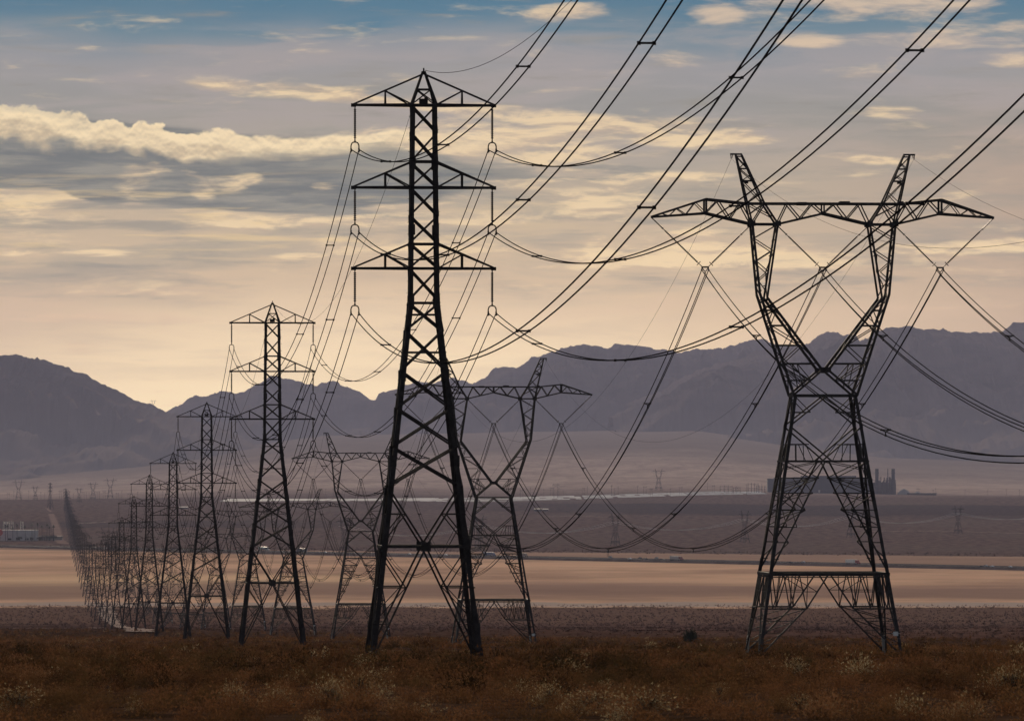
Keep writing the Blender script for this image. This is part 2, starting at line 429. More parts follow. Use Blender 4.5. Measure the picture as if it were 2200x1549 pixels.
# ------------------------------------------------------------------ single-circuit pylon with forked body and level beam
def pylon_b_parts():
    P = []
    def bw(z): return float(np.interp(z, [0, 17.0], [4.78, 2.08])), float(np.interp(z, [0, 17.0], [4.4, 1.5]))
    def bx(z): return bw(z)[0]
    def by(z): return bw(z)[1]
    for sx in (-1, 1):
        for sy in (-1, 1):
            mb = MB(); mb.angle((sx*bx(1.2), sy*by(1.2), 1.2), (sx*2.08, sy*1.5, 17.0), sx, sy, .21, .04)
            P.append(('leg', mb, 'steel_b'))
            mb = MB(); mb.angle((sx*bx(-.5), sy*by(-.5), -.9), (sx*bx(1.18), sy*by(1.18), 1.18), sx, sy, .2, .04)
            P.append(('>leg_stub', mb, 'galv' if (sx > 0 and sy > 0) or (sx < 0 and sy > 0) else 'steel_b'))  # far-side stubs take the paler tone
    def faces():
        for s in (-1, 1):
            yield (lambda u, z, s=s: (u*bx(z), s*(by(z)-.03), z))
            yield (lambda u, z, s=s: (s*(bx(z)-.03), u*by(z), z))
    mb = MB()   # panels between waist and the crossing strut
    for pt in faces():
        mb.bar(pt(-1, 17), pt(1, 17), .16)
        mb.bar(pt(0, 16.9), pt(-1, 15.0), .1); mb.bar(pt(0, 16.9), pt(1, 15.0), .1)
        mb.bar(pt(-1, 15.0), pt(.12, 12.7), .1); mb.bar(pt(1, 15.0), pt(-.12, 12.7), .1)
        mb.bar(pt(-1, 12.7), pt(1, 12.7), .12); mb.bar(pt(-1, 13.8), pt(-.45, 13.8), .07); mb.bar(pt(1, 13.8), pt(.45, 13.8), .07)
        for q in (-1, 1):
            mb.bar(pt(q, 17), pt(q*.45, 15.9), .06); mb.bar(pt(q*.45, 15.9), pt(q, 15.9), .06)
            mb.bar(pt(q*.8, 13.8), pt(q*.75, 12.7), .05); mb.bar(pt(q*.6, 13.8), pt(q*.55, 12.7), .05); mb.bar(pt(q*.55, 13.85), pt(q*.32, 12.7), .05)
    P.append(('waist_bracing', mb, 'steel_b'))
    mb = MB()   # inner struts running from the centre of the crossing strut down to the legs, laced
    Z0 = 12.7; Z1 = 5.35; lv = [12.7, 11.6, 10.6, 9.5, 8.4, 7.4, 6.3, 5.35]
    for pt in faces():
        def inn(q, z): return pt(q*(.04 + .96*(Z0-z)/(Z0-Z1)), z)
        for q in (-1, 1):
            mb.bar(inn(q, Z0), inn(q, Z1+.05), .11)
            for k, (za, zb) in enumerate(zip(lv, lv[1:])):
                mb.bar(inn(q, zb), pt(q, zb), .07) if zb > 5.5 else None
                if k % 2: mb.bar(inn(q, za), pt(q, zb), .065)
                else: mb.bar(pt(q, za), inn(q, zb), .065)
                if k < 4: mb.bar(inn(q, za), pt(q, (za+zb)/2), .05)
                if 0 < k < 4:
                    zm = (za+zb)/2; mb.bar(pt(q*(.5+.5*(.04+.96*(Z0-za)/(Z0-Z1))), za), inn(q, zb), .05)
    P.append(('body_lacing', mb, 'steel_b'))
    mb = MB()   # belt truss
    for pt in faces():
        mb.bar(pt(-1, 5.35), pt(1, 5.35), .19)
        mb.bar(pt(-1, 5.15), pt(1, 5.15), .07)
        for q in (-1, 1):
            mb.bar(pt(q*.02, 5.3), pt(q*.36, 3.1), .1); mb.bar(pt(q*.36, 3.1), pt(q, 3.1), .1)
            xs = [.36, .50, .62, .76, .88, 1.0]
            for k, (u0, u1) in enumerate(zip(xs, xs[1:])):
                mb.bar(pt(q*u0, 3.1 if k % 2 == 0 else 5.3), pt(q*u1, 5.3 if k % 2 == 0 else 3.1), .07)
            mb.bar(pt(q*.36, 3.1), pt(q*.36, 5.3), .05); mb.bar(pt(q*.62, 3.1), pt(q*.62, 5.3), .06); mb.bar(pt(q*.84, 3.1), pt(q*.84, 5.3), .05)
            mb.bar(pt(q*.2, 4.2), pt(q*.9, 4.2), .045); mb.bar(pt(q*.62, 5.2), pt(q*.2, 4.2), .05)
            mb.bar(pt(q*.36, 3.15), pt(q, -.1), .1)              # strut to the foot
            lv2 = [3.1, 2.3, 1.5, .8, .1]
            for k, (za, zb) in enumerate(zip(lv2, lv2[1:])):
                ua = 1-.64*za/3.1; ub = 1-.64*zb/3.1
                mb.bar(pt(q*ua, za), pt(q, zb), .055); mb.bar(pt(q*ub, zb), pt(q, zb), .05)
    mb.bar((-bx(5.3), -by(5.3), 5.3), (bx(5.3), by(5.3), 5.3), .08); mb.bar((bx(5.3), -by(5.3), 5.3), (-bx(5.3), by(5.3), 5.3), .08)
    P.append(('belt_truss', mb, 'steel_b'))
    def dp(z): return float(np.interp(z, [17, 28.3], [1.5, .75]))
    for s in (-1, 1):
        mb = MB()      # fork: lower splayed arm and upper tapering arm
        def oc(z): return s*float(np.interp(z, [17.0, 23.66, 28.25], [2.08, 4.28, 4.74]))
        def ic(z): return s*float(np.interp(z, [18.66, 23.66, 28.25], [.2, 4.0, 3.05]))
        for sy in (-1, 1):
            def o_(z): return (oc(z), sy*dp(z), z)
            def i_(z): return (ic(z), sy*dp(z), z)
            mb.bar(o_(17), o_(23.66), .17); mb.bar(o_(23.66), o_(28.25), .15)
            mb.bar(i_(18.66), i_(23.4), .17); mb.bar(i_(23.4), i_(28.25), .13)
            mb.bar(i_(18.66), o_(17.05), .14)
            zs = [18.0, 19.1, 20.3, 21.6, 22.6, 23.3]
            def i2(z):
                return i_(z) if z > 18.66 else (s*(.2+1.88*(18.66-z)/1.6), sy*dp(z), z)
            for k, (za, zb) in enumerate(zip(zs, zs[1:])):
                mb.bar(i2(zb), o_(zb), .07)
                mb.bar(o_(za), i2(zb), .065) if k % 2 else mb.bar(i2(za), o_(zb), .065)
            mb.bar(i2(19.1), o_(19.1), .08)
            x0 = (i_(19.1)[0]*.4 + o_(19.1)[0]*.6, sy*dp(19), 19.1)
            mb.bar(x0, (s*.95, sy*dp(18), 18.0), .06); mb.bar((s*.95, sy*dp(18), 18.0), o_(18.0), .06); mb.bar(x0, (s*1.5, sy*dp(17.5), 17.55), .06); mb.bar((s*1.5, sy*dp(17.5), 17.55), o_(18.5), .05)
            zs = [23.9, 24.5, 25.1, 25.8, 26.5, 27.3, 28.2]
            for k, (za, zb) in enumerate(zip(zs, zs[1:])):
                mb.bar(o_(za), i_(zb), .06) if k % 2 else mb.bar(i_(za), o_(zb), .06)
        zs = [17.1, 18.3, 19.5, 20.7, 21.9, 23.1, 24.2, 25.2, 26.2, 27.2, 28.2]
        for k, (za, zb) in enumerate(zip(zs, zs[1:])):
            mb.bar((oc(za), -dp(za), za), (oc(za), dp(za), za), .06)
            q = 1 if k % 2 else -1
            mb.bar((oc(za), -q*dp(za), za), (oc(zb), q*dp(zb), zb), .06)
            if za > 18.8:
                mb.bar((ic(za), q*dp(za), za), (ic(zb), -q*dp(zb), zb), .06); mb.bar((ic(za), -dp(za), za), (ic(za), dp(za), za), .05)
        mb.box(min(s*.05, s*.38), max(s*.05, s*.38), -dp(18.6)-.03, -dp(18.6)+.03, 18.5, 18.85)
        mb.box(min(s*.05, s*.38), max(s*.05, s*.38), dp(18.6)-.03, dp(18.6)+.03, 18.5, 18.85)
        P.append(('fork_arm', mb, 'steel_b'))
    mb = MB()      # level beam
    D0 = .75
    def yd(x):
        x = abs(x); return D0 if x < 7.8 else max(.05, D0*(11.38-x)/(11.38-7.8))
    def top(x):
        return float(np.interp(abs(x), [0, 5.15, 7.8, 11.38], [29.6, 29.6, 29.88, 28.72]))
    def bot(x):
        return float(np.interp(abs(x), [0, 3.05, 4.74, 7.8, 11.38], [28.96, 28.25, 28.25, 28.96, 28.70]))
    def pair(x0, f0, x1, f1, w):
        for sy in (-1, 1): mb.bar((x0, sy*yd(x0), f0(x0)), (x1, sy*yd(x1), f1(x1)), w)
    for s in (-1, 1):
        for x0, x1 in ((0, 5.15), (5.15, 7.8), (7.8, 11.38)): pair(s*x0, top, s*x1, top, .13)
        for x0, x1 in ((0, 3.05), (3.05, 4.74), (4.74, 7.8), (7.8, 11.38)): pair(s*x0, bot, s*x1, bot, .13)
        seq = [0, .75, 1.55, 2.4, 3.05, 3.9, 4.74, 5.5, 6.2, 7.0, 7.8]
        for k, (x0, x1) in enumerate(zip(seq, seq[1:])):
            if k % 2 == 0: pair(s*x0, bot, s*x1, top, .08)
            else: pair(s*x0, top, s*x1, bot, .08)
        pair(s*7.8, bot, s*7.8, top, .13)
        seq = [7.8, 8.5, 9.1, 9.7, 10.2, 10.7]
        for k, (x0, x1) in enumerate(zip(seq, seq[1:])):
            if k % 2 == 0: pair(s*x0, bot, s*x1, top, .055)
            else: pair(s*x0, top, s*x1, bot, .055)
        for x in (0.01, 1.55, 3.05, 4.74, 6.2, 7.8, 9.1):
            for f in (top, bot): mb.bar((s*x, -yd(x), f(x)), (s*x, yd(x), f(x)), .07)
        for (x0, x1) in ((0, 1.55), (1.55, 3.05), (3.05, 4.74), (4.74, 6.2), (6.2, 7.8)):
            for f in (top, bot): mb.bar((s*x0, -yd(x0), f(x0)), (s*x1, yd(x1), f(x1)), .05)
        for x in (3.05, 4.74):
            for sy in (-1, 1): mb.box(s*x-.19, s*x+.19, sy*D0-.04 + sy*.05, sy*D0+.04 + sy*.05, 28.1, 28.45)
        mb.box(s*5.1-.17, s*5.1+.17, -D0-.09, -D0-.02, 29.45, 29.75)
    pair(0, bot, 0, top, .1); mb.box(-1.7, -1.1, -.5, .5, 29.5, 29.7); mb.box(1.1, 1.75, -.5, .5, 29.6, 29.76)
    P.append(('beam', mb, 'steel_b'))
    for s in (-1, 1):
        mb = MB()
        def ho(z): return s*float(np.interp(z, [28.25, 32.83], [4.74, 5.78]))
        def hi(z): return s*float(np.interp(z, [28.25, 29.6, 32.83], [3.05, 3.94, 5.4]))
        def hd(z): return float(np.interp(z, [29.6, 32.83], [.75, .16]))
        for sy in (-1, 1):
            mb.bar((ho(28.25), sy*hd(28.25), 28.25), (ho(32.8), sy*hd(32.8), 32.8), .11)
            mb.bar((hi(28.25), sy*hd(28.25), 28.25), (hi(29.6), sy*hd(29.6), 29.6), .13); mb.bar((hi(29.6), sy*hd(29.6), 29.6), (hi(32.8), sy*hd(32.8), 32.8), .11)
            zs = [29.6, 31.1, 31.9, 32.7]
            for k, (za, zb) in enumerate(zip(zs, zs[1:])):
                mb.bar((hi(za), sy*hd(za), za), (ho(zb), sy*hd(zb), zb), .06); mb.bar((ho(zb), sy*hd(zb), zb), (hi(zb), sy*hd(zb), zb), .07)
                zm = (za+zb)/2; mb.bar((ho(za), sy*hd(za), za), (hi(zm), sy*hd(zm), zm), .05)
            mb.bar((hi(29.6), sy*.75, 29.6), (ho(28.9), sy*.75, 28.9), .06); mb.bar((ho(29.6), sy*.75, 29.6), (hi(28.7), sy*.75, 28.7), .06)
        for z in (30.3, 31.1, 31.9, 32.7):
            for f in (ho, hi): mb.bar((f(z), -hd(z), z), (f(z), hd(z), z), .05)
        mb.bar((s*5.35, 0, 32.85), (s*6.14, 0, 32.85), .11); mb.bar((s*6.1, 0, 32.85), (s*6.08, 0, 32.55), .05); mb.bar((s*5.98, 0, 32.85), (s*6.02, 0, 32.6), .05)
        mb.box(min(s*4.95, s*5.2), max(s*4.95, s*5.2), -.12, .12, 30.92, 31.06)
        P.append(('earth_wire_horn', mb, 'steel_b'))
    for (xc, xa, za, xb, zb) in ((-7.8, -11.36, 28.68, -4.78, 28.2), (0, -3.05, 28.2, 3.05, 28.2), (7.8, 4.78, 28.2, 11.36, 28.68)):
        mb = MB(); zz = 25.45
        for (x, z, q) in ((xa, za, -1), (xb, zb, 1)):
            a = Vector((x, 0, z)); b = Vector((xc + q*.2, 0, zz)); mid = a.lerp(b, .22)
            mb.bar(a, mid, .065); mb.lathe(mid, a.lerp(b, .96), insulator_profile(26, .062, .03), 6)
            d = (b-a).normalized(); nrm = Vector((-d.z, 0, d.x)); c = a.lerp(b, .93)
            mb.bar(c - nrm*.17, c + nrm*.17, .05); c = mid; mb.bar(c - nrm*.07, c + nrm*.07, .06)
            mb.bar(a.lerp(b, .95), b, .05)
        P.append(('v_insulator', mb, 'insul'))
        mb = MB(); mb.bar((xc-.24, 0, zz-.02), (xc+.24, 0, zz-.02), .1)
        for p0, p1 in (((-.22, 0), (-.1, -.22)), ((.22, 0), (.1, -.22)), ((-.1, -.22), (0, -.34)), ((.1, -.22), (0, -.34)), ((-.22, 0), (-.23, -.2)), ((.22, 0), (.23, -.2))):
            mb.bar((xc+p0[0], 0, zz+p0[1]), (xc+p1[0], 0, zz+p1[1]), .055)
        for (qx, qz) in ((-.23, -.2), (.23, -.2), (0, -.42)): mb.bar((xc+qx, -.2, zz+qz), (xc+qx, .2, zz+qz), .08)
        P.append(('>yoke', mb, 'steel_b'))
    mb = MB(); mb.box(4.1, 4.42, -4.34, -4.31, 1.35, 1.62); mb.bar((4.0, -4.3, 1.5), (4.55, -4.3, 1.5), .03)
    P.append(('number_plate', mb, 'plate'))
    return P

def make_thing(name, parts):
    root = empty(name); last = None
    for (n, mb, mt) in parts:
        if n.startswith('>'): mb.build(n[1:], M[mt], last)
        else: last = mb.build(n, M[mt], root)
    return root
def merged(parts, skip=(), mat=None):
    mb = MB()
    for (n, q, mt) in parts:
        if n.lstrip('>') in skip: continue
        mb.merge(q)
    return mb

PA = pylon_parts(); PB = pylon_b_parts()
# line of double-circuit pylons; (distance, top row, base row)
LA = [(415,152,1415),(700,650,1394),(997,865,1378),(1274,972,1371),(1585,1020,1357),(1882,1065,1351),(2208,1110,1349)]
dA = [q[0] for q in LA]
while len(dA) < 38: dA.append(dA[-1] + 297 + 6*math.sin(len(dA)*1.7))
def xA(d): return (112 + 331170.0/d - 1100)/F*d
def xB(d): return (110 + 712940.0/d - 1100)/F*d
LB = [(430,332,1406),(750,770,1389),(1072,930,1368),(1371,1051,1356),(1690,1071,1346)]
dB = [q[0] for q in LB]
while len(dB) < 18: dB.append(dB[-1] + 320 + 7*math.sin(len(dB)*1.3))
ordn = ['nearest','second','third','fourth','fifth','sixth','seventh','eighth','ninth','tenth','eleventh','twelfth','thirteenth','fourteenth','fifteenth']
GA = 'double circuit pylons of the long receding row'; GB = 'forked single circuit pylons of the second receding row'
labA = ['nearest tall dark lattice pylon with three pairs of arms, standing large left of centre',
        'second three-armed lattice pylon, half as tall, left of the largest one',
        'third three-armed lattice pylon in the row, close left of the second one']
labB = ['large forked lattice pylon with level beam and two horns standing alone at the right',
        'second forked pylon with level beam, seen just right of the nearest three-armed pylon',
        'third forked pylon with level beam, between the two nearest three-armed pylons']
towA = []; towB = []
protoA = make_thing('lattice_pylon', PA); protoB = make_thing('forked_pylon', PB)
for k, d in enumerate(dA):
    if k < 7:
        _, ty, by_ = LA[k]; zt = (YH-ty)/F*d; zb = (YH-by_)/F*d; s = (zt-zb)/37.45
    else:
        zb = gz1(xA(d), d) - .1; s = 1 + .035*math.sin(k*2.3)
    towA.append((xA(d), d, zb, s))
for k, d in enumerate(dB):
    if k < 5:
        _, ty, by_ = LB[k]; zt = (YH-ty)/F*d; zb = (YH-by_)/F*d; s = (zt-zb)/32.85
    else: zb = gz1(xB(d), d) - .1; s = 1 + .03*math.sin(k*1.9)
    towB.append((xB(d), d, zb, s))
NFA, NFB = 12, 9
MB.TH = 1.45; FA = pylon_parts(); FB = pylon_b_parts(); MB.TH = 1.0
lodA = merged(FA).mesh('far_lattice_pylon', M['steel']); lodB = merged(FB).mesh('far_forked_pylon', M['steel_b'])
lodBt = merged(PB).mesh('far_forked_pylon', M['steel_b'])
def place(root, t, lab, cat, group):
    root.location = t[:3]; root.rotation_euler = (0, 0, YAW); root.scale = (1, 1, t[3])
    tag(root, lab, cat, group)
for k in range(NFA):
    o = protoA if k == 0 else copy_tree(protoA)
    place(o, towA[k], labA[k] if k < 3 else '%s three-armed lattice pylon of the receding row, counted from the nearest' % ordn[k], 'pylon', GA)
for k in range(NFB):
    o = protoB if k == 0 else copy_tree(protoB)
    place(o, towB[k], labB[k] if k < 3 else '%s forked pylon of the right-hand row, counted from the nearest' % ordn[k], 'pylon', GB)
for k in range(NFA, len(towA)):
    o = bpy.data.objects.new('lattice_pylon', lodA); COL.objects.link(o)
    place(o, towA[k], 'far three-armed pylon merging with its neighbours into the dark row at far left', 'pylon', GA)
for k in range(NFB, len(towB)):
    o = bpy.data.objects.new('forked_pylon', lodB); COL.objects.link(o)
    place(o, towB[k], 'far forked pylon merging with its neighbours beside the dark row at far left', 'pylon', GB)

# ------------------------------------------------------------------ wires
def catenary(a, b, sag, n, t0=0.0, t1=1.0):
    a = Vector(a); b = Vector(b); out = []
    for i in range(n+1):
        t = t0 + (t1-t0)*i/n; p = a.lerp(b, t); p.z -= 4*sag*t*(1-t); out.append(p)
    return out
def at_tower(t, x, z): # local attachment -> world
    c, s = math.cos(YAW), math.sin(YAW)
    return Vector((t[0] + x*c, t[1] + x*s, t[2] + z*t[3]))
LAT = Vector((math.cos(YAW), math.sin(YAW), 0))
def bundle(a, b, sag, offs, r, nseg, spc, label, group, sptype):
    root = empty('conductor_bundle', a); tag(root, label, 'power cable', group)
    if r is None: return root
    for (ox, oz) in offs:
        mb = MB(); pts = [p + LAT*ox + Vector((0, 0, oz)) - a for p in catenary(a, b, sag, nseg)]
        mb.tube(pts, r, 5); mb.build('cable', M['wire'], root)
    if spc:
        L = (b-a).length; n = int(L/spc); cat = catenary(a, b, sag, 400)
        for k in range(1, n+1):
            p = cat[min(400, int(400*(k-.32)*spc/L))] - a; mb = MB()
            q = [p + LAT*ox + Vector((0, 0, oz)) for ox, oz in offs]
            if sptype == 2:
                mb.bar(q[0], q[1], .07)
                for e in q: mb.bar(e + Vector((0, -.1, 0)), e + Vector((0, .1, 0)), .12)
            else:
                c = (q[0]+q[1]+q[2])/3
                mb.bar(q[0], q[1], .055)
                for e in q: mb.bar(c, e, .06); mb.bar(e + Vector((0, -.1, 0)), e + Vector((0, .1, 0)), .1)
            mb.build('spacer', M['steel'], root)
    return root
GWA = 'overhead cables of the three-armed row'; GWB = 'overhead cables of the forked row'
# the next pylon towards the viewer is out of the picture; its attachment points still carry the near span
tA0 = (xA(120), 120.0, -4.0 + .6, 1.0); tB0 = (xB(110), 110.0, -4.2, 1.0)
seqA = [tA0] + towA; seqB = [tB0] + towB
lvl = ['upper', 'middle', 'lower']
spn = ['from the largest three-armed pylon towards the viewer'] + ['from the %s to the %s three-armed pylon' % (ordn[k], ordn[k+1]) for k in range(13)]
for k in range(13):
    a0, a1 = seqA[k], seqA[k+1]; L = a1[1] - a0[1]; sag = 8.6*(L/290)**2
    if k == 0: sag = 8.35
    r = .033 if k == 0 else .03 if k < 3 else (.027 if k < 6 else .03)
    for li, (zl, zu) in enumerate(ARMS):
        for sx in (-1, 1):
            pa = at_tower(a0, sx*4.38, zl-2.83); pb = at_tower(a1, sx*4.38, zl-2.83)
            bundle(pa, pb, sag + .25*math.sin(k*3+li+sx), [(-.25, 0), (.25, -.0)], r, 60 if k < 4 else 24, 55 if k < 7 else 0,
                   '%s %s twin cable %s' % ('left' if sx < 0 else 'right', lvl[li], spn[k]), GWA, 2)
    mb = MB(); pa = at_tower(a0, 0, 37.5); pb = at_tower(a1, 0, 37.5)
    mb.tube([p-pa for p in catenary(pa, pb, sag*.93, 60 if k < 4 else 24)], .016 if k == 0 else .013, 4)
    o = mb.build('earth_wire', M['wire']); o.location = pa
    tag(o, 'single thin top wire %s' % spn[k], 'earth wire', 'thin top wires of the three-armed row')
spn = ['from the largest forked pylon towards the viewer'] + ['from the %s to the %s forked pylon' % (ordn[k], ordn[k+1]) for k in range(9)]
pos = ['left', 'middle', 'right']
for k in range(9):
    a0, a1 = seqB[k], seqB[k+1]; L = a1[1] - a0[1]; sag = 16.2*(L/320)**2
    r = .03 if k < 3 else .026
    for li, xc in enumerate((-7.8, 0, 7.8)):
        pa = at_tower(a0, xc, 25.25); pb = at_tower(a1, xc, 25.25)
        bundle(pa, pb, sag, [(-.23, 0), (.23, 0), (0, -.3)], r, 60 if k < 4 else 24, 62 if k < 5 else 0,
               '%s triple cable %s' % (pos[li], spn[k]), GWB, 3)
    for s in (-1, 1):
        mb = MB(); pa = at_tower(a0, s*6.06, 32.55); pb = at_tower(a1, s*6.06, 32.55)
        mb.tube([p-pa for p in catenary(pa, pb, sag*.84, 60 if k < 4 else 24)], .009, 4)
        o = mb.build('earth_wire', M['wire']); o.location = pa
        tag(o, '%s single thin horn wire %s' % ('left' if s < 0 else 'right', spn[k]), 'earth wire', 'thin top wires of the forked row')

# ------------------------------------------------------------------ far crossing line with bright cables
def at(px, d): return (px-1100)/F*d
CL = [(740, 6900), (1030, 7150), (1322, 7450), (1600, 7750), (1828, 8150), (2058, 8500), (2290, 8900)]
CT = []
for k, (px, d) in enumerate(CL):
    x = at(px, d); z = gz1(x, d) - .2; s = 1.12
    o = bpy.data.objects.new('forked_pylon', lodBt); COL.objects.link(o); o.location = (x, d, z); o.scale = (.95, .95, s*1.02); o.rotation_euler = (0, 0, R(35))
    CT.append((x, d, z, s))
    tag(o, 'small hazy forked pylon with glinting cables on the far plain, %s from left' % ordn[k].replace('nearest', 'first'), 'pylon', 'small hazy pylons crossing the far plain')
for k in range(len(CT)-1):
    a, b = CT[k], CT[k+1]
    for li, off in enumerate((-7.4, 0, 7.4)):
        ca, sa = math.cos(R(35)), math.sin(R(35))
        pa = Vector((a[0]+off*ca, a[1]+off*sa, a[2]+25.2*1.12)); pb = Vector((b[0]+off*ca, b[1]+off*sa, b[2]+25.2*1.12))
        mb = MB(); mb.tube([p-pa for p in catenary(pa, pb, 11.5, 24)], .11, 4)
        o = mb.build('power_cable', M['wire_glint']); o.location = pa
        tag(o, 'pale glinting %s cable between the %s and %s hazy far pylons' % (['near', 'middle', 'far'][li], ordn[k].replace('nearest', 'first'), ordn[k+1]), 'power cable', 'glinting cables on the far plain')
# scattered far pylons
for (px, d, dz, rz, s, lab) in ((1415, 14300, 0, .3, 1.45, 'faint tall pylon on the haze-pale slope left of the power plant'),
                    (108, 11400, 0, .9, 1.25, 'dark upright pylon just left of where the long row ends'),
                    (200, 13200, 0, .5, 1.1, 'faint pylon right of where the long row ends'),
                    (237, 13600, 0, .2, 1.3, 'faint broad pylon above the fifth three-armed pylon'),
                    (40, 13800, 0, .2, 1.3, 'faint pylon at the far left edge of the plain'),
                    (76, 13100, 0, .6, .9, 'faint low pylon at far left beside the dark upright one'),
                    (170, 12700, 0, .7, .9, 'faint low pylon close to the end of the long row')):
    o = bpy.data.objects.new('forked_pylon', lodBt if px != 108 else lodA); COL.objects.link(o)
    x = at(px, d); o.location = (x, d, gz1(x, d)); o.scale = (s, s, s); o.rotation_euler = (0, 0, rz)
    tag(o, lab, 'pylon', 'faint pylons on the far slope')
# one on the saddle of the skyline
o = bpy.data.objects.new('forked_pylon', lodBt); COL.objects.link(o)
x = at(330, 25500); o.location = (x, 25480, (YH-880)/F*25500 - 3); o.scale = (1.25, 1.25, 1.25); o.rotation_euler = (0, 0, -.1)
tag(o, 'tiny pylon standing on the skyline of the left mountain', 'pylon')

# ------------------------------------------------------------------ utility poles on the far plain
mb = MB(); mb.lathe((0,0,-.5), (0,0,16), [(0,.22),(1,.13)], 6); mb.lathe((4.2,0,-.5), (4.2,0,16), [(0,.22),(1,.13)], 6)
mb.bar((-1.6,0,14.4), (5.8,0,14.4), .3); mb.bar((0,0,14.2), (4.2,0,11.2), .13); mb.bar((4.2,0,14.2), (0,0,11.2), .13)
for x in (-1.4, 2.1, 5.6): mb.lathe((x,0,14.3), (x,0,12.9), [(0,.1),(.5,.14),(1,.1)], 6)
M['wood'] = simple_mat('weathered_wood', (.07,.055,.05), .9)
hpole = mb.mesh('h_frame_pole', M['wood'])
mb = MB(); mb.lathe((0,0,-.5), (0,0,15), [(0,.22),(1,.13)], 6); mb.bar((-1.5,0,14), (1.5,0,14), .22); mb.bar((-1.2,0,12.6), (1.2,0,12.6), .2)
for x in (-1.4, 1.4): mb.lathe((x,0,14), (x,0,14.5), [(0,.08),(1,.08)], 6)
spole = mb.mesh('single_pole', M['wood'])
rp = random.Random(3)
pxs = [1041,1090,1118,1140,1168,1183,1190,1201,1210,1252,1262,1314,1320,1328,1370,1383,1397,1433,1440,1460,1520,1531,1582,1604,1620,1627,1636,1645] + \
      [1970,2005,2010,2073,2122,2162,2190] + [505,540,598,610,640,700,716,735,760] + [16,30,47,62,88,96,128,150,158,176,186,192,206,214,222,250,262,275,285,296,340,350]
for px in pxs:
    d = 13050 + rp.random()*900 + (600 if 1500 < px else 0); x = at(px, d); tall = rp.random() < .3
    o = bpy.data.objects.new('utility_pole', hpole if tall else spole); COL.objects.link(o)
    o.location = (x, d, gz1(x, d)); s = rp.uniform(.85, 1.25) * (1.6 if px in (1604, 1314, 1190) else 1); o.scale = (s, s, s); o.rotation_euler = (0, 0, rp.uniform(-.6, .6))
    tag(o, 'thin dark pole on the hazy far plain below the mountains', 'utility pole', 'thin poles on the far plain')

# ------------------------------------------------------------------ highway
m, nt, bs = newmat('worn_asphalt')
P, px_, py_, pz_ = position(); n = noise(P, .05, detail=6, rough=.7)
nt.links.new(mixc(sstep(n, .35, .65), (.040,.038,.040,1), (.062,.058,.057,1)), bs.inputs['Base Color']); bs.inputs['Roughness'].default_value = .9
bs.inputs['Specular IOR Level'].default_value = 0
M['asphalt'] = m
M['berm'] = simple_mat('gravel_berm', (.13,.095,.08), 1, 0, .3, .05, spec=0)
M['white'] = simple_mat('road_paint', (.7,.7,.68), .7, 0, .1)
A = Vector((at(0, 7420), 7420)); B = Vector((at(2200, 5590), 5590)); dr = (B-A).normalized(); nrm = Vector((-dr.y, dr.x))
if nrm.y > 0: nrm = -nrm        # towards the viewer
def rp_at(s, off): p = A + dr*s + nrm*off; return p
def road_z(s): return max(-76.0, -76.0 + max(0, -s-300)*.004)
def strip(name, o0, o1, z0, z1, mat, s0=-1500, s1=3600, step=25, kind='structure'):
    mb = MB(); vs = []; s = s0; fs = []
    while s <= s1:
        p = rp_at(s, o0); q = rp_at(s, o1); vs += [(p.x, p.y, road_z(s)+z0), (q.x, q.y, road_z(s)+z1)]; s += step
    for i in range(len(vs)//2-1): fs.append((2*i, 2*i+1, 2*i+3, 2*i+2))
    mb.add(vs, fs); o = mb.build(name, mat); tag(o, kind=kind); return o
strip('highway_embankment', -36, 36, .9, .9, M['berm']); strip('highway_embankment', 36, 44, .9, -2.2, M['berm']); strip('highway_embankment', -36, -44, .9, -2.2, M['berm'])
strip('highway', 8, 31, .95, .95, M['asphalt']); strip('highway', -31, -8, .95, .95, M['asphalt'])
for off in (11, 28, -11, -28): strip('highway_marking', off, off+.35, 1.0, 1.0, M['white'])
# vehicles
def mat_paint(n, c): return simple_mat(n, c, .4, 0, .06, spec=.5)
M['glass'] = simple_mat('dark_window_glass', (.02,.02,.025), .15, spec=.6); M['tyre'] = simple_mat('tyre_rubber', (.02,.02,.02), .9)
M['chrome'] = simple_mat('bright_fuel_tank', (.6,.6,.6), .3)
def wheel(mb, x, y, r, w): mb.lathe((x, y-w/2, r), (x, y+w/2, r), [(0, r*.6), (.05, r), (.95, r), (1, r*.6)], 12)
def extr(mb, prof, y0, y1):
    n = len(prof); mb.add([(x, y0, z) for x, z in prof] + [(x, y1, z) for x, z in prof],
        [(i, (i+1) % n, n+(i+1) % n, n+i) for i in range(n)] + [tuple(range(n))[::-1], tuple(range(n, 2*n))])
def make_car(color, suv, nm):
    mt = mat_paint(nm, color); root = empty('car'); mb = MB()
    if suv: prof = [(-2.3,.35),(2.3,.35),(2.35,.8),(2.2,1.05),(1.2,1.15),(.6,1.75),(-2.0,1.78),(-2.3,1.1)]
    else: prof = [(-2.3,.3),(2.3,.3),(2.35,.65),(2.2,.85),(1.1,.95),(.4,1.4),(-.9,1.42),(-1.7,1.0),(-2.3,.95)]
    extr(mb, prof, -.9, .9); mb.build('body', mt, root)
    mb = MB()
    if suv: gp = [(1.05,1.16),(.58,1.66),(-1.9,1.68),(-2.05,1.16)]
    else: gp = [(.95,.98),(.38,1.34),(-.88,1.35),(-1.5,1.02)]
    extr(mb, gp, -.92, .92); mb.build('side_windows', M['glass'], root)
    for x in (-1.45, 1.45):
        for y in (-.8, .8): mb = MB(); wheel(mb, x, y, .34, .22); mb.build('wheel', M['tyre'], root)
    for o in list(root.children): o.scale = (1, 1, 1)
    return root
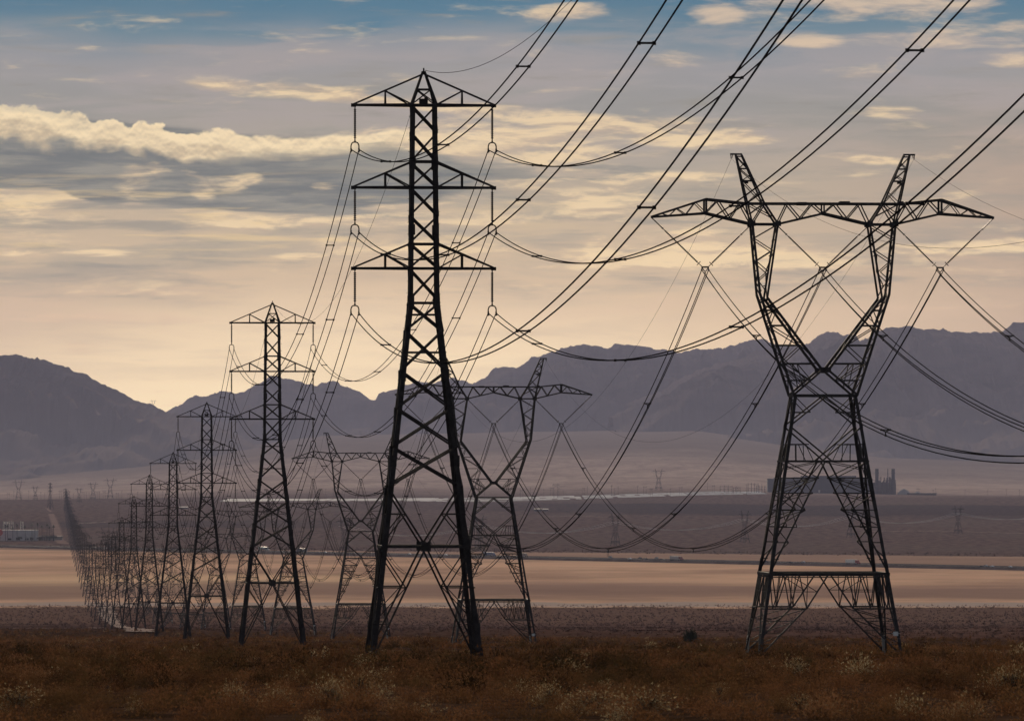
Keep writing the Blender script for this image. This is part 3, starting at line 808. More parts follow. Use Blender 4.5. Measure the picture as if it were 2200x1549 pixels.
def make_truck(ctr, ccab, nm, L=15.5):
    root = empty('semi_truck'); mb = MB(); mb.box(-L+2, 2, -1.3, 1.3, 1.25, 4.1); mb.box(-L+2.2, 1.8, -.5, .5, .95, 1.25); tr = mb.build('trailer', mat_paint(nm+'_trailer', ctr), root)
    mb = MB(); mb.box(-L+3, -L+6, -1.28, 1.28, .35, .42); mb.build('bumper', M['steel'], tr)
    mb = MB(); extr(mb, [(2.6,.6),(7.6,.6),(7.7,1.3),(7.5,1.75),(6.1,1.95),(5.6,2.9),(4.9,3.6),(3.4,3.9),(2.6,3.9)], -1.2, 1.2); cab = mb.build('cab', mat_paint(nm+'_cab', ccab), root)
    mb = MB(); extr(mb, [(6.0,2.0),(5.55,2.85),(4.5,2.85),(4.5,2.0)], -1.22, 1.22); mb.build('cab_window', M['glass'], cab)
    mb = MB(); mb.lathe((3.0,-1.1,1.0),(4.9,-1.1,1.0),[(0,.3),(1,.3)],10); mb.build('fuel_tank', M['chrome'], cab)
    for x in (-L+3.4, -L+4.7, 2.0, 3.2, 6.9):
        for y in (-1.05, 1.05): mb = MB(); wheel(mb, x, y, .5, .3); mb.build('wheel', M['tyre'], root)
    return root
ang = math.atan2(dr.y, dr.x)
def road_s(px, off):
    lo, hi = -1500.0, 3600.0
    for _ in range(60):
        m_ = (lo+hi)/2; p = rp_at(m_, off)
        if p.x/p.y*F+1100 < px: lo = m_
        else: hi = m_
    return lo
def put(o, px, off, rev, lab, cat, grp):
    s = road_s(px, off); p = rp_at(s, off); o.location = (p.x, p.y, road_z(s)+1.0); o.rotation_euler = (0, 0, ang + (math.pi if rev else 0))
    tag(o, lab, cat, grp)
trucks = [(1836, 23, 0, (.75,.74,.7), (.35,.04,.03), 'lorry with pale trailer and red cab seen between the legs of the large forked pylon', 'red'),
          (1457, 23, 0, (.45,.42,.4), (.22,.05,.04), 'grey lorry with dull red cab on open highway left of the large forked pylon', 'grey'),
          (1055, 18, 0, (.1,.15,.25), (.1,.12,.2), 'lorry with blue trailer seen through the legs of the second forked pylon', 'blue'),
          (570, -18, 0, (.75,.75,.75), (.6,.6,.6), 'white lorry seen behind the second three-armed pylon', 'white'),
          (645, 18, 1, (.14,.17,.22), (.1,.1,.14), 'slate blue lorry right of the second three-armed pylon', 'slate')]
for (px, off, rev, c1, c2, lab, nm) in trucks: put(make_truck(c1, c2, nm), px, off, rev, lab, 'lorry', 'lorries on the far highway')
put(make_truck((.3,.22,.16), (.3,.2,.15), 'tan', 8.5), 1124, 20, 0, 'short tan lorry right of the second forked pylon', 'lorry', 'lorries on the far highway')
cc = {'white': make_car((.7,.7,.7), 0, 'white_car_paint'), 'dark': make_car((.03,.03,.035), 0, 'dark_car_paint'), 'silver': make_car((.4,.4,.42), 1, 'silver_car_paint'), 'black': make_car((.02,.02,.02), 1, 'black_car_paint'), 'red': make_car((.22,.03,.03), 1, 'red_car_paint')}
cars = [(1311,-18,'silver','silver car beside the roadside sign, leftmost of the cars on the open highway'),(1353,20,'white','white car second from left of the cars on the open highway'),(1375,-15,'dark','dark car ahead of the white one on the highway'),(1387,20,'black','black car in the middle of the highway cars'),
        (1410,-15,'silver','silver car just behind the dark one that follows the grey lorry'),(1423,20,'dark','dark car right behind the grey lorry'),(1645,20,'black','black car at the left leg of the large forked pylon'),(1699,22,'dark','dark car between the legs of the large forked pylon'),
        (1726,22,'silver','silver car behind the lorry with the red cab'),(2109,24,'dark','dark car leftmost of the close group at far right'),(2118,20,'silver','silver car in the middle of the close group at far right'),(2131,24,'white','white car ahead of the close group at far right'),
        (2170,24,'white','pale car nearest the right edge of the picture'),(699,20,'white','white car right of the slate blue lorry'),(717,20,'dark','dark car ahead of the white one, left of the largest three-armed pylon'),(880,20,'white','white car seen inside the legs of the largest three-armed pylon'),(958,20,'white','second white car inside the legs of the largest three-armed pylon, near its right leg'),(505,-16,'red','red car on highway left of the second three-armed pylon')]
used = set()
for (px, off, kx, lab) in cars:
    o = copy_tree(cc[kx]) if kx in used else cc[kx]; used.add(kx)
    put(o, px, off, off < 0, lab, 'car', 'cars on the far highway')
root = empty('road_sign'); mb = MB(); mb.bar((-1.2,0,0),(-1.2,0,4.6),.25); mb.bar((1.2,0,0),(1.2,0,4.6),.25); mb.build('post', M['steel'], root)
mb = MB(); mb.box(-2.2,2.2,-.06,.06,4.4,7.0); mb.build('sign_panel', simple_mat('grey_sign_back', (.06,.06,.065), .6), root)
put(root, 1306, -44, 0, 'dark two-legged roadside sign beside the far carriageway', 'road sign', None)

# ------------------------------------------------------------------ dirt track under the row and distant cut
def ribbon(name, pts, mat, lift):
    vs = []; fs = []
    P2 = [(Vector(p[:2]), p[2]) for p in pts]; fine_ = []
    for (p, w), (q, v) in zip(P2, P2[1:]):
        n = max(2, int((q-p).length/12))
        for i in range(n): fine_.append((p.lerp(q, i/n), w+(v-w)*i/n))
    fine_.append(P2[-1])
    for p, w in fine_:
        w2 = w*(1+.25*math.sin(p.y*.05)+.15*math.sin(p.y*.13))
        for e in (-1, -.33, .33, 1):
            x = p.x + e*w2/2; vs.append((x, p.y, gz1(x, p.y) + lift))
    for i in range(len(vs)//4-1):
        for k in range(3): a = 4*i+k; fs.append((a, a+1, a+5, a+4))
    mb = MB(); mb.add(vs, fs); o = mb.build(name, mat); tag(o, kind='structure'); return o
M['track'] = simple_mat('pale_track_dirt', (.42,.31,.25), 1, 0, .2, .15, spec=0)
ribbon('dirt_track', [(at(px, d), d, w) for px, d, w in ((303,1470,6),(300,1600,6),(296,1800,6),(286,2100,5),(270,2400,5),(256,2700,5),(244,3000,6),(236,3300,8),(229,3700,9),(226,4000,8))], M['track'], .3)
def cross_track(pts, w, mat):
    vs = []; fs = []
    for (p, q) in zip(pts, pts[1:]):
        for i in range(30):
            f = i/30; px_ = p[0]+(q[0]-p[0])*f; d = p[1]+(q[1]-p[1])*f + 12*math.sin(px_*.11)
            ww = w*(1+.35*math.sin(px_*.23)+.2*math.sin(px_*.71))
            for e in (-.5, .5): x = at(px_, d); vs.append((x, d+e*ww, gz1(x, d+e*ww)+.35))
    for i in range(len(vs)//2-1): fs.append((2*i, 2*i+2, 2*i+3, 2*i+1))
    mb = MB(); mb.add(vs, fs); o = mb.build('dirt_track', mat); tag(o, kind='structure')
cross_track([(160, 9500), (240, 9650), (360, 9900)], 34, M['track']); cross_track([(1850, 8700), (2000, 8750), (2260, 8500)], 16, M['track']); cross_track([(1160, 10300), (1240, 10380), (1330, 10250)], 20, M['track'])
cross_track([(-60, 2250), (60, 2240), (170, 2260), (235, 2300)], 7, M['track'])
M['track2'] = simple_mat('pinkish_cut_dirt', (.27,.18,.145), 1, 0, .15, .02, spec=0)
ribbon('dirt_track', [(at(px, d), d, w) for px, d, w in ((138,7600,14),(128,7900,12),(124,8600,11),(120,9300,11),(114,10100,10),(110,10500,9))], M['track2'], .5)
ribbon('dirt_track', [(at(px, d), d, w) for px, d, w in ((110,10900,5),(104,11300,5),(100,11700,5))], M['track2'], .6)

# ------------------------------------------------------------------ solar field, power plant
M['panel'] = simple_mat('pale_mirror_panel', (.30,.31,.34), .8, 0, .25, .02, spec=.05)
def solar(px0, d0, px1, d1, dep, lab):
    root = empty('solar_array', (0, 0, 0)); tag(root, lab, 'solar array', 'bright solar arrays on the far plain')
    for k in range(7):
        mb = MB()
        oy = k*dep/7; xa, ya, xb, yb = at(px0, d0), d0+oy, at(px1, d1), d1+oy; n = 22
        for i in range(n):
            if rp.random() < .12: continue
            f0, f1 = i/n, (i+1)/n; p = (xa+(xb-xa)*f0, ya+(yb-ya)*f0); q = (xa+(xb-xa)*f1, ya+(yb-ya)*f1); z = gz1((p[0]+q[0])/2, (p[1]+q[1])/2)
            mb.add([(p[0],p[1],z+.6),(q[0],q[1],z+.6),(q[0],q[1]+8,z+1.6),(p[0],p[1]+8,z+1.6),(p[0],p[1]+.2,z+.5),(q[0],q[1]+.2,z+.5),(q[0],q[1]+8.2,z+1.5),(p[0],p[1]+8.2,z+1.5)],
                   [(0,1,2,3),(7,6,5,4),(0,4,5,1),(1,5,6,2),(2,6,7,3),(3,7,4,0)])
        mb.build('panel_row', M['panel'], root)
so = [(470,12650,700,12700,'bright solar array strip right behind the second three-armed pylon'),(705,12700,960,12900,'bright solar array strip behind the largest three-armed pylon'),(965,12900,1250,13150,'bright solar array strip right of the second forked pylon'),(1255,13150,1480,13500,'bright solar array strip in middle of the open plain'),(1483,13500,1648,13900,'bright solar array strip ending at the power plant')]
for a_ in so: solar(a_[0], a_[1], a_[2], a_[3], 480, a_[4])
M['hall'] = simple_mat('dark_blue_grey_cladding', (.05,.052,.065), .8, 0, .1, .02)
M['hall2'] = simple_mat('rusty_grey_plant_steel', (.09,.075,.075), .8, 0, .3, .05)
M['pale'] = simple_mat('pale_roof_metal', (.33,.30,.28), .8, 0, .05, spec=.1)
dP = 14300; sP = dP/F; zP = (YH-1066)/F*dP
pr = empty('power_plant', (at(1760, dP), dP, zP)); tag(pr, 'dark blue-grey power plant hall with two square stacks behind the large forked pylon', 'power plant')
def lx(px): return (px-1760)*sP
def lz(py): return (1066-py)*sP
mb = MB(); mb.box(lx(1649), lx(1664), 0, 40, -14, lz(1028)); mb.box(lx(1664), lx(1705), 4, 60, -14, lz(1026)); mb.build('side_block', M['hall'], pr)
mb = MB(); mb.box(lx(1705), lx(1868), 0, 70, -14, lz(1025)); mb.box(lx(1722), lx(1840), 8, 60, lz(1025)-1, lz(1022)); mb.build('main_hall', M['hall'], pr)
for a_, b_, c_, d_ in ((1758, 1762, 8, 14), (1820, 1824, 3, 8)): mb = MB(); mb.box(lx(a_), lx(b_), -1.5, -.3, c_, d_); mb.build('door', M['pale'], pr)
for px in (1884.5, 1919.5):
    mb = MB(); mb.box(lx(px-3.6), lx(px+3.6), 10, 18, -14, lz(1007)); mb.box(lx(px-4.4), lx(px+4.4), 9, 19, lz(1016), lz(1015)); mb.box(lx(px-4.4), lx(px+4.4), 9, 19, lz(1034), lz(1032.5)); mb.build('stack', M['hall'], pr)
mb = MB(); mb.lathe((lx(1908), 12, -10), (lx(1908), 12, lz(1007)), [(0,1.4),(1,.9)], 8); mb.build('vent_mast', M['hall'], pr)
mb = MB(); r2 = random.Random(5)
mb.box(lx(1876), lx(1922), 20, 34, -14, lz(1036))
for k in range(46):
    x = lx(r2.uniform(1874, 1924)); w = r2.uniform(.6, 2.6); h = lz(r2.uniform(1024, 1040)); y0 = r2.uniform(-4, 16)
    if k % 3: mb.box(x-w/2, x+w/2, y0, y0+3, -14, h)
    else: mb.box(x-4, x+5, y0, y0+1, h-8, h-7)
for z in (6, 14, 22): mb.box(lx(1874), lx(1924), -4.4, -4.1, z, z+.7)
mb.build('boiler_structure', M['hall2'], pr)
mb = MB(); mb.box(lx(1868), lx(1952), -14, -2, -14, lz(1062)); mb.build('low_shed', M['hall2'], pr)
def dome(px, py, r, h, lab):
    mb = MB(); prof = [(i/8, max(.05, r*math.cos(math.pi/2*(i/8)**1.25))) for i in range(9)]
    mb.lathe((0,0,0), (0,0,h), prof, 28); mb.box(-r*.95, r*.95, -r*.4, r*.4, -12, .5); o = mb.build('storage_dome', M['pale'])
    for p in o.data.polygons: p.use_smooth = len(p.vertices) == 4
    o.location = (at(px, dP), dP+5, (YH-py)/F*dP); tag(o, lab, 'storage dome', 'storage domes by the power plant')
dome(1942, 1063, 15, 14, 'larger pale storage dome right of the power plant stacks'); dome(1971, 1063, 11, 8, 'smaller flat pale dome behind the low building')
root = empty('low_building', (at(1980, dP), dP-20, (YH-1066)/F*dP)); mb = MB(); mb.box(-32, 31, 0, 20, -10, 6.2); mb.build('wall', M['hall2'], root)
mb = MB(); mb.box(-33, 32, -1, 21, 6.2, 7.2); mb.build('roof', M['hall'], root)
tag(root, 'long low brown building right of the domes', 'building')
# substation portal frames left of the plant
for px, w, h in ((1560,26,15),(1583,14,12),(1618,22,22),(1634,18,17)):
    root = bpy.data.objects.new('x', None); bpy.data.objects.remove(root)
    d = 14050; mb = MB(); n = 4
    for i in range(n): x = w*(i/(n-1)-.5); mb.bar((x,0,-6),(x,0,h),.7); mb.bar((x,6,-6),(x,6,h*.8),.5)
    mb.bar((-w/2,0,h*.85),(w/2,0,h*.85),.6); mb.bar((-w/2,0,h*.5),(w/2,0,h*.5),.35)
    o = mb.build('switchyard_frame', M['steel']); o.location = (at(px,d), d, gz1(at(px,d), d)); tag(o, 'switchyard steel frame on the plain left of the power plant', 'steel frame', 'switchyard frames left of the power plant')
# small sheds on the plain
for px, py, w, h, d in ((1155,1090,12,4,11000),(1172,1091,9,3,11100),(395,1083,14,3,11500)):
    x = at(px, d); root = empty('shed', (x, d, gz1(x, d))); mb = MB(); mb.box(-w/2, w/2, 0, 8, -2, h); mb.build('wall', M['hall2'], root)
    mb = MB(); mb.add([(-w/2-.5,-1,h+.05),(w/2+.5,-1,h+.05),(w/2+.5,9,h+1.2),(-w/2-.5,9,h+1.2),(-w/2-.5,-1,h-.2),(w/2+.5,-1,h-.2),(w/2+.5,9,h+.9),(-w/2-.5,9,h+.9)], [(0,1,2,3),(7,6,5,4),(0,4,5,1),(1,5,6,2),(2,6,7,3),(3,7,4,0)]); mb.build('roof', M['pale'], root)
    tag(root, {1155: 'small pale-roofed shed right of the second forked pylon, left of its pair', 1172: 'smaller pale-roofed shed, right one of the pair on the plain', 395: 'small low shed on the plain behind the fourth three-armed pylon'}[px], 'shed')

# ------------------------------------------------------------------ roadside buildings, palms and frames at far left
dW = 7900; sW = dW/F; zW = (YH-1160)/F*dW
M['stucco'] = simple_mat('grey_white_stucco', (.52,.48,.46), .85, 0, .08, .3); M['stucco2'] = simple_mat('tan_stucco', (.34,.27,.21), .85, 0, .08, .3)
root = empty('warehouse', (at(40, dW), dW, zW)); mb = MB(); mb.box(-22, 22, 0, 30, -5, 11.5); mb.box(-22.3, 22.3, -.3, 30.3, 11.5, 12.2); mb.build('wall', M['stucco'], root)
for k, x in enumerate((-13, -3, 8, 14)): mb = MB(); mb.box(x, x+4.5, -.4, -.05, 0, 2.4 + (k % 2)); mb.build('door', M['glass'], root)
mb = MB(); mb.box(9.6, 10.2, -.42, -.1, 0, 4); mb.build('pale_pilaster', M['pale'], root)
tag(root, 'long pale grey flat-roofed building behind palms at the left edge', 'building')
root = empty('warehouse', (at(112, dW), dW+30, zW)); mb = MB(); mb.box(-18, 10, 0, 16, -5, 3.6); mb.build('wall', M['stucco2'], root); mb = MB(); mb.box(-18.6, 10.6, -.8, 16.6, 3.6, 4.3); mb.build('roof', M['hall'], root)
tag(root, 'low dark-roofed building between the palms and the end of the pylon row', 'building')
root = empty('advertising_sign', (at(1, dW), dW-15, zW)); mb = MB(); mb.bar((0,0,-3),(0,0,7),1.0); mb.build('post', M['steel'], root)
mb = MB(); mb.lathe((0,-.6,9.5),(0,.6,9.5),[(0,4.0),(.1,4.3),(.9,4.3),(1,4.0)],24); mb.build('sign_panel', simple_mat('red_sign', (.5,.06,.05), .6, 0, .1), root)
tag(root, 'round red sign at the left edge of the pale grey building', 'sign')
for px, w, lab in ((20,10,'pale open steel tower frame rising behind the pale grey building'),(11,5,'narrow pale steel frame left of the larger open one'),(47,4,'slim pale forked frame standing above the pale grey building')):
    d = dW+60; mb = MB(); h = 23
    for sx in (-1, 1):
        for yy in (0, 4): mb.bar((sx*w/2, yy, 0), (sx*w/2*(1 if w > 6 else .8), yy, h), .45)
    for z in (6, 11, 16, 21, h-.3):
        for yy in (0, 4): mb.bar((-w/2, yy, z), (w/2, yy, z), .35)
    for a_, b_ in ((6,11),(11,16),(16,21)): mb.bar((-w/2,0,a_),(w/2,0,b_),.25); mb.bar((w/2,0,a_),(-w/2,0,b_),.25)
    if w > 6:
        for yy in (0, 4): mb.bar((0, yy, 0), (0, yy, h), .35)
    o = mb.build('steel_frame_tower', M['spark']); o.location = (at(px, d), d, zW-1); tag(o, lab, 'steel frame')
m, nt, bs = newmat('leaf_green'); tc = nt.nodes.new('ShaderNodeTexCoord')
nt.links.new(mixc(sstep(noise(tc.outputs['Object'], 1.2, 3), .35, .65), (.03,.035,.015,1), (.075,.07,.035,1)), bs.inputs['Base Color']); bs.inputs['Roughness'].default_value = .8
M['leaf'] = m; M['bark'] = simple_mat('palm_bark', (.045,.035,.03), .9)
r3 = random.Random(11)
def palm_mesh(h):
    t = MB(); t.lathe((0,0,-3),(0,0,h),[(0,.38),(.1,.3),(1,.22)],7)
    c = MB()
    for k in range(34):
        a_ = r3.uniform(0, 2*math.pi); el = r3.uniform(-.9, 1.1); L = r3.uniform(2.0, 3.2); p = Vector((0,0,h)); dirv = Vector((math.cos(a_)*math.cos(el), math.sin(a_)*math.cos(el), math.sin(el)))
        side = Vector((-math.sin(a_), math.cos(a_), 0))
        for s_ in range(4):
            q = p + dirv*(L/4); w0 = .5*(1-s_/4.6); w1 = .5*(1-(s_+1)/4.6)
            c.add([p-side*w0, p+side*w0, q+side*w1, q-side*w1], [(0,1,2,3)]); p = q; dirv = (dirv + Vector((0,0,-.28))).normalized()
    return t, c
palms = [(12,24,12.5),(17,24,12.2),(37,26,13),(55,26,13),(69,28,13.5),(82,20,14),(91,14,12.5),(101,24,13.5),(106,24,12),(75,10,10),(115,20,12),(28,8,11)]
for k, (px, fr, h) in enumerate(palms):
    t, c = palm_mesh(h*1.42 + r3.uniform(-.9, .9)); d = dW - fr
    root = empty('palm_tree', (at(px, d), d, zW-.5), r3.uniform(0, 6)); root.rotation_euler[0] = r3.uniform(-.04, .04)
    t.build('trunk', M['bark'], root); c.build('crown', M['leaf'], root)
    tag(root, 'slim dark fan palm by the roadside buildings at far left', 'palm tree', 'palms by the roadside buildings')
def bush_cloud(mb, cx, cy, cz, rx, ry, rz, n, s, r):
    for k in range(n):
        th = r.uniform(0, 2*math.pi); ph = math.acos(r.uniform(-.3, 1)); q = r.uniform(.35, 1)**.6
        lump = 1 + .25*math.sin(3*th+cx)*math.sin(2*ph)
        p = Vector((cx + rx*q*lump*math.sin(ph)*math.cos(th), cy + ry*q*math.sin(ph)*math.sin(th), cz + rz*q*lump*math.cos(ph)))
        u_ = Vector((r.uniform(-1,1), r.uniform(-1,1), r.uniform(-1,1))).normalized()*s*r.uniform(.6,1.3); v_ = u_.cross(Vector((r.uniform(-1,1), r.uniform(-1,1), r.uniform(-1,1)))).normalized()*s*.55
        mb.add([p-u_, p+v_, p+u_, p-v_], [(0,1,2,3)])
for k, (px, w, h) in enumerate(((96,6,6),(108,5,5.5),(116,4,6),(43,3.2,4),(86,4,3.5))):
    d = dW - 8; root = empty('tree', (at(px, d), d, zW-.3)); mb = MB(); mb.lathe((0,0,-2),(0,0,h*.6),[(0,.35),(1,.15)],7); mb.bar((0,0,h*.3),(w*.4,0,h*.7),.16); mb.bar((0,0,h*.3),(-w*.4,.5,h*.7),.16); mb.build('trunk', M['bark'], root)
    mb = MB(); bush_cloud(mb, 0, 0, h*.62, w, w*.8, h*.5, 420, .42, r3); mb.build('crown', M['leaf'], root)
    tag(root, 'bushy dark tree beside the roadside buildings at far left', 'tree', 'bushy trees by the roadside buildings')

# ------------------------------------------------------------------ desert scrub
m, nt, bs = newmat('dry_scrub')
at_ = nt.nodes.new('ShaderNodeAttribute'); at_.attribute_name = 'tint'; T = X(at_.outputs['Fac'])
cc_ = ramp(T, [(0, (.022,.016,.008,1)), (.3, (.080,.038,.018,1)), (.55, (.155,.068,.030,1)), (.8, (.21,.105,.052,1)), (.93, (.19,.135,.072,1)), (1, (.36,.285,.165,1))], 'LINEAR')
Pq, qx, qy, qz = position()
cc_ = mixc(sstep(noise(vec(qx*.16, qy*.09, 0.0), 1.0, detail=4, rough=.6), .44, .66)*.6*sstep(T, .9, .7), cc_, (.078,.054,.022,1))
nt.links.new(cc_, bs.inputs['Base Color']); bs.inputs['Roughness'].default_value = 1; bs.inputs['Specular IOR Level'].default_value = 0
tr = nt.nodes.new('ShaderNodeBsdfTranslucent'); nt.links.new(cc_, tr.inputs[0]); mx = nt.nodes.new('ShaderNodeMixShader'); mx.inputs[0].default_value = .35
out = nt.nodes['Material Output']; nt.links.new(bs.outputs[0], mx.inputs[1]); nt.links.new(tr.outputs[0], mx.inputs[2]); nt.links.new(mx.outputs[0], out.inputs[0])
M['scrub'] = m
M['scrub_grey'] = simple_mat('greyish_far_scrub', (.085,.046,.034), 1, 0, .35, .02, 0)
def clump(n, leaf, seed, thin=.3):
    r = np.random.default_rng(seed)
    a = r.uniform(0, 2*np.pi, n); el = np.arccos(r.uniform(.05, 1, n)); q = r.uniform(.25, 1, n)**.7
    lump = 1 + .3*np.sin(3*a + seed) + .2*np.sin(5*a+2*seed)
    dirv = np.stack([np.sin(el)*np.cos(a), np.sin(el)*np.sin(a), np.cos(el)*1.0], -1)
    p = dirv*q[:, None]*lump[:, None]; p[:, 2] *= .95
    ax = dirv + r.normal(0, .5, (n, 3)); ax /= np.linalg.norm(ax, axis=1)[:, None]
    sd = np.cross(ax, r.normal(0, 1, (n, 3))); sd /= np.linalg.norm(sd, axis=1)[:, None]
    L = leaf*r.uniform(.6, 1.5, n)[:, None]
    v = np.stack([p - sd*L*thin, p + sd*L*thin, p + ax*L*1.6], 1).reshape(-1, 3)
    sh = np.repeat(r.normal(0, .09, n), 3)
    return v, sh
def scatter(n, d0, d1, spread, tris, leaf, hmin, hmax, seed, tb, power=2.0, keep=None, thin=.3):
    r = np.random.default_rng(seed)
    u_ = r.uniform(0, 1, n); d = (d0**power + u_*(d1**power-d0**power))**(1/power)
    x = r.uniform(-1, 1, n)*(spread*d + 14)
    if keep is not None: k = keep(x, d, r); x = x[k]; d = d[k]; n = len(x)
    z = gz(x, d) - .05
    h = r.uniform(hmin, hmax, n)*(.75+.5*vnoise(x/6, d/9, 5)); w = h*r.uniform(.7, 1.25, n); rz = r.uniform(0, 2*np.pi, n)
    tn = tb + (vnoise(x/3.5, d/6, 4)-.5)*.35 + (vnoise(x/14, d/30, 14)-.5)*.5 + (vnoise(x/1.3, d/2.2, 24)-.5)*.3 + r.normal(0, .08, n); pale = r.uniform(0, 1, n) < .014; tn = np.where(pale, .88 + r.uniform(0, .1, n), np.clip(tn, .05, .85))
    Vs = []; Ts = []; nv = 6; idx = r.integers(0, nv, n)
    for q in range(nv):
        cv, sh = clump(tris, leaf, seed*10+q, thin); s = np.where(idx == q)[0]
        if not len(s): continue
        c, sn = np.cos(rz[s])[:, None], np.sin(rz[s])[:, None]
        vx = (cv[:, 0]*c - cv[:, 1]*sn)*w[s][:, None] + x[s][:, None]; vy = (cv[:, 0]*sn + cv[:, 1]*c)*w[s][:, None] + d[s][:, None]; vz = cv[:, 2]*h[s][:, None] + z[s][:, None]
        Vs.append(np.stack([vx, vy, vz], -1).reshape(-1, 3)); Ts.append(np.clip(tn[s][:, None] + sh[None, :], 0, 1).ravel())
    return np.concatenate(Vs), np.concatenate(Ts)
S = [scatter(2100, 92, 215, .088, 560, .06, .22, .50, 1, .42, thin=.42),
     scatter(150, 158, 290, .088, 900, .06, .55, 1.0, 21, .22, thin=.4),
     scatter(9000, 205, 520, .086, 120, .13, .18, .46, 2, .46, thin=.4),
     scatter(500, 230, 640, .086, 260, .11, .5, .85, 22, .28, thin=.4),
     scatter(15000, 510, 1250, .085, 28, .28, .18, .5, 3, .44, thin=.4, keep=lambda x, d, r: d+x*5+r.normal(0, 110, len(x)) < 1250),
     scatter(15000, 1240, 2700, .085, 12, .45, .2, .55, 4, .40, keep=lambda x, d, r: d+x*5+r.normal(0, 130, len(x)) < 1200, thin=.4)]
SV = np.concatenate([s[0] for s in S]); ST = np.concatenate([s[1] for s in S])
o = np_mesh('desert_scrub', SV, np.arange(len(SV)).reshape(-1, 3), M['scrub'], tint=ST)
tag(o, 'dense dark brown desert scrub covering the foreground slope', 'scrub', kind='stuff')
S = [scatter(16000, 800, 2700, .085, 10, .5, .2, .5, 14, .42, keep=lambda x, d, r: (d+x*5+r.normal(0, 200, len(x)) > 1300) & (r.uniform(0, 1, len(x)) < .6), thin=.4),
     scatter(9000, 2700, 3980, .085, 8, .6, .25, .7, 5, .35, thin=.4)]
SV = np.concatenate([s[0] for s in S])
o = np_mesh('desert_scrub', SV, np.arange(len(SV)).reshape(-1, 3), M['scrub_grey'])
tag(o, 'sparse greyish scrub between the foreground and the dry lake', 'scrub', kind='stuff')
# far shore scrub line
S = scatter(4500, 6500, 7500, .085, 8, .6, .4, 1.3, 6, .3, keep=lambda x, d, r: (np.abs(d + x*.75 - 7010) < 140), thin=.4)
o = np_mesh('desert_scrub', S[0], np.arange(len(S[0])).reshape(-1, 3), M['scrub_grey']); tag(o, 'low scrub along the far shore of the dry lake', 'scrub', kind='stuff')

# single bushes one can tell apart in the foreground
def bush(px, d, w, h, n, leaf, tint, lab, name='bush', cat='bush', lift=0.0, grp=None, seed=1, lumps=5):
    r = np.random.default_rng(seed); x = at(px, d); z = gz1(x, d); VV = []; TT = []
    root = empty(name, (x, d, z)); lumps += seed % 4
    for k in range(lumps):
        cv, sh = clump(n*3//lumps, leaf*.55, seed*7+k, .5); ox, oy = (r.uniform(-.5, .5), r.uniform(-.3, .3)) if k else (0, 0); s_ = r.uniform(.45, .8) if k else .8
        s_ *= r.uniform(.7, 1.15); VV.append(cv*[w*s_, w*s_*.8, h*(s_+.15)] + [ox*w, oy*w, lift*h]); TT.append(np.clip(tint + sh - np.repeat(np.where(r.uniform(0, 1, len(sh)//3) < .35, .4, 0), 3), 0, 1))
    VV = np.concatenate(VV); TT = np.concatenate(TT)
    f = np_mesh('foliage', VV, np.arange(len(VV)).reshape(-1, 3), M['scrub'] if tint >= 0 else M['leaf'], tint=TT); f.parent = root
    mb = MB()
    for k in range(9):
        a_ = k*.7; mb.tube([(0,0,-.1), (math.cos(a_)*w*.12, math.sin(a_)*w*.1, h*.3), (math.cos(a_)*w*.3, math.sin(a_)*w*.25, h*(.42+.02*k))], .010, 4)
    mb.build('stem', M['bark'], root); tag(root, lab, cat, grp)
bush(505, 142, .36, .52, 900, .09, 1.0, 'small pale yellow bush in front, below the second three-armed pylon', seed=3)
bush(590, 133, .42, .52, 900, .09, .93, 'round greyish dry bush in front, right of the pale yellow one', seed=4)
bush(705, 142, .46, .62, 1100, .09, .98, 'pale yellow spiky bush in front, left of the largest pylon feet', seed=5)
bush(770, 150, .6, .85, 1000, .09, .86, 'tall brown twiggy bush close in front of the largest pylon', seed=6)
bush(1185, 138, .40, .62, 1000, .09, .99, 'pale yellow spiky bush in front, right of the largest pylon', seed=7)
bush(1275, 129, .9, .5, 1000, .09, .91, 'low wide greyish dry bush in front, beside the pale spiky one', seed=8)
bush(1390, 128, .8, .5, 1000, .09, .93, 'low wide pale dry bush at bottom centre right', seed=9)
bush(1545, 150, .24, .5, 500, .07, .95, 'small pale tuft in front, left of the large forked pylon', seed=10)
bush(1715, 133, .5, .45, 600, .08, .92, 'pale low tuft at the bottom below the large forked pylon', seed=11)
bush(2170, 168, .75, .75, 1200, .1, .93, 'large pale olive bush at the right edge of foreground', seed=12)
bush(40, 133, .8, .55, 900, .09, .92, 'pale dry bush in the bottom left corner', seed=13)
bush(230, 165, .2, .35, 400, .07, .97, 'tiny pale flowering tuft at left of foreground', seed=14)
bush(1240, 123, .35, .3, 700, .08, .99, 'yellowish tuft at the very bottom right of centre', seed=15)
bush(1485, 900, 1.1, 1.7, 900, .28, -1, 'solitary dark green bush on the slope left of the large forked pylon', seed=16)

# ------------------------------------------------------------------ air
SIG = 1.2e-5
root = None
bpy_me = MB(); bpy_me.box(-20000, 20000, -4500, 40500, -260, 1000)
m = bpy.data.materials.new('haze_air'); m.use_nodes = True; nt = m.node_tree; nt.nodes.clear()
pv = nt.nodes.new('ShaderNodeVolumePrincipled'); ou = nt.nodes.new('ShaderNodeOutputMaterial'); nt.links.new(pv.outputs[0], ou.inputs['Volume'])
pv.inputs['Color'].default_value = (.64, .68, 1.0, 1); pv.inputs['Density'].default_value = SIG; pv.inputs['Anisotropy'].default_value = .2
hz = bpy_me.build('haze', m); tag(hz, kind='stuff')

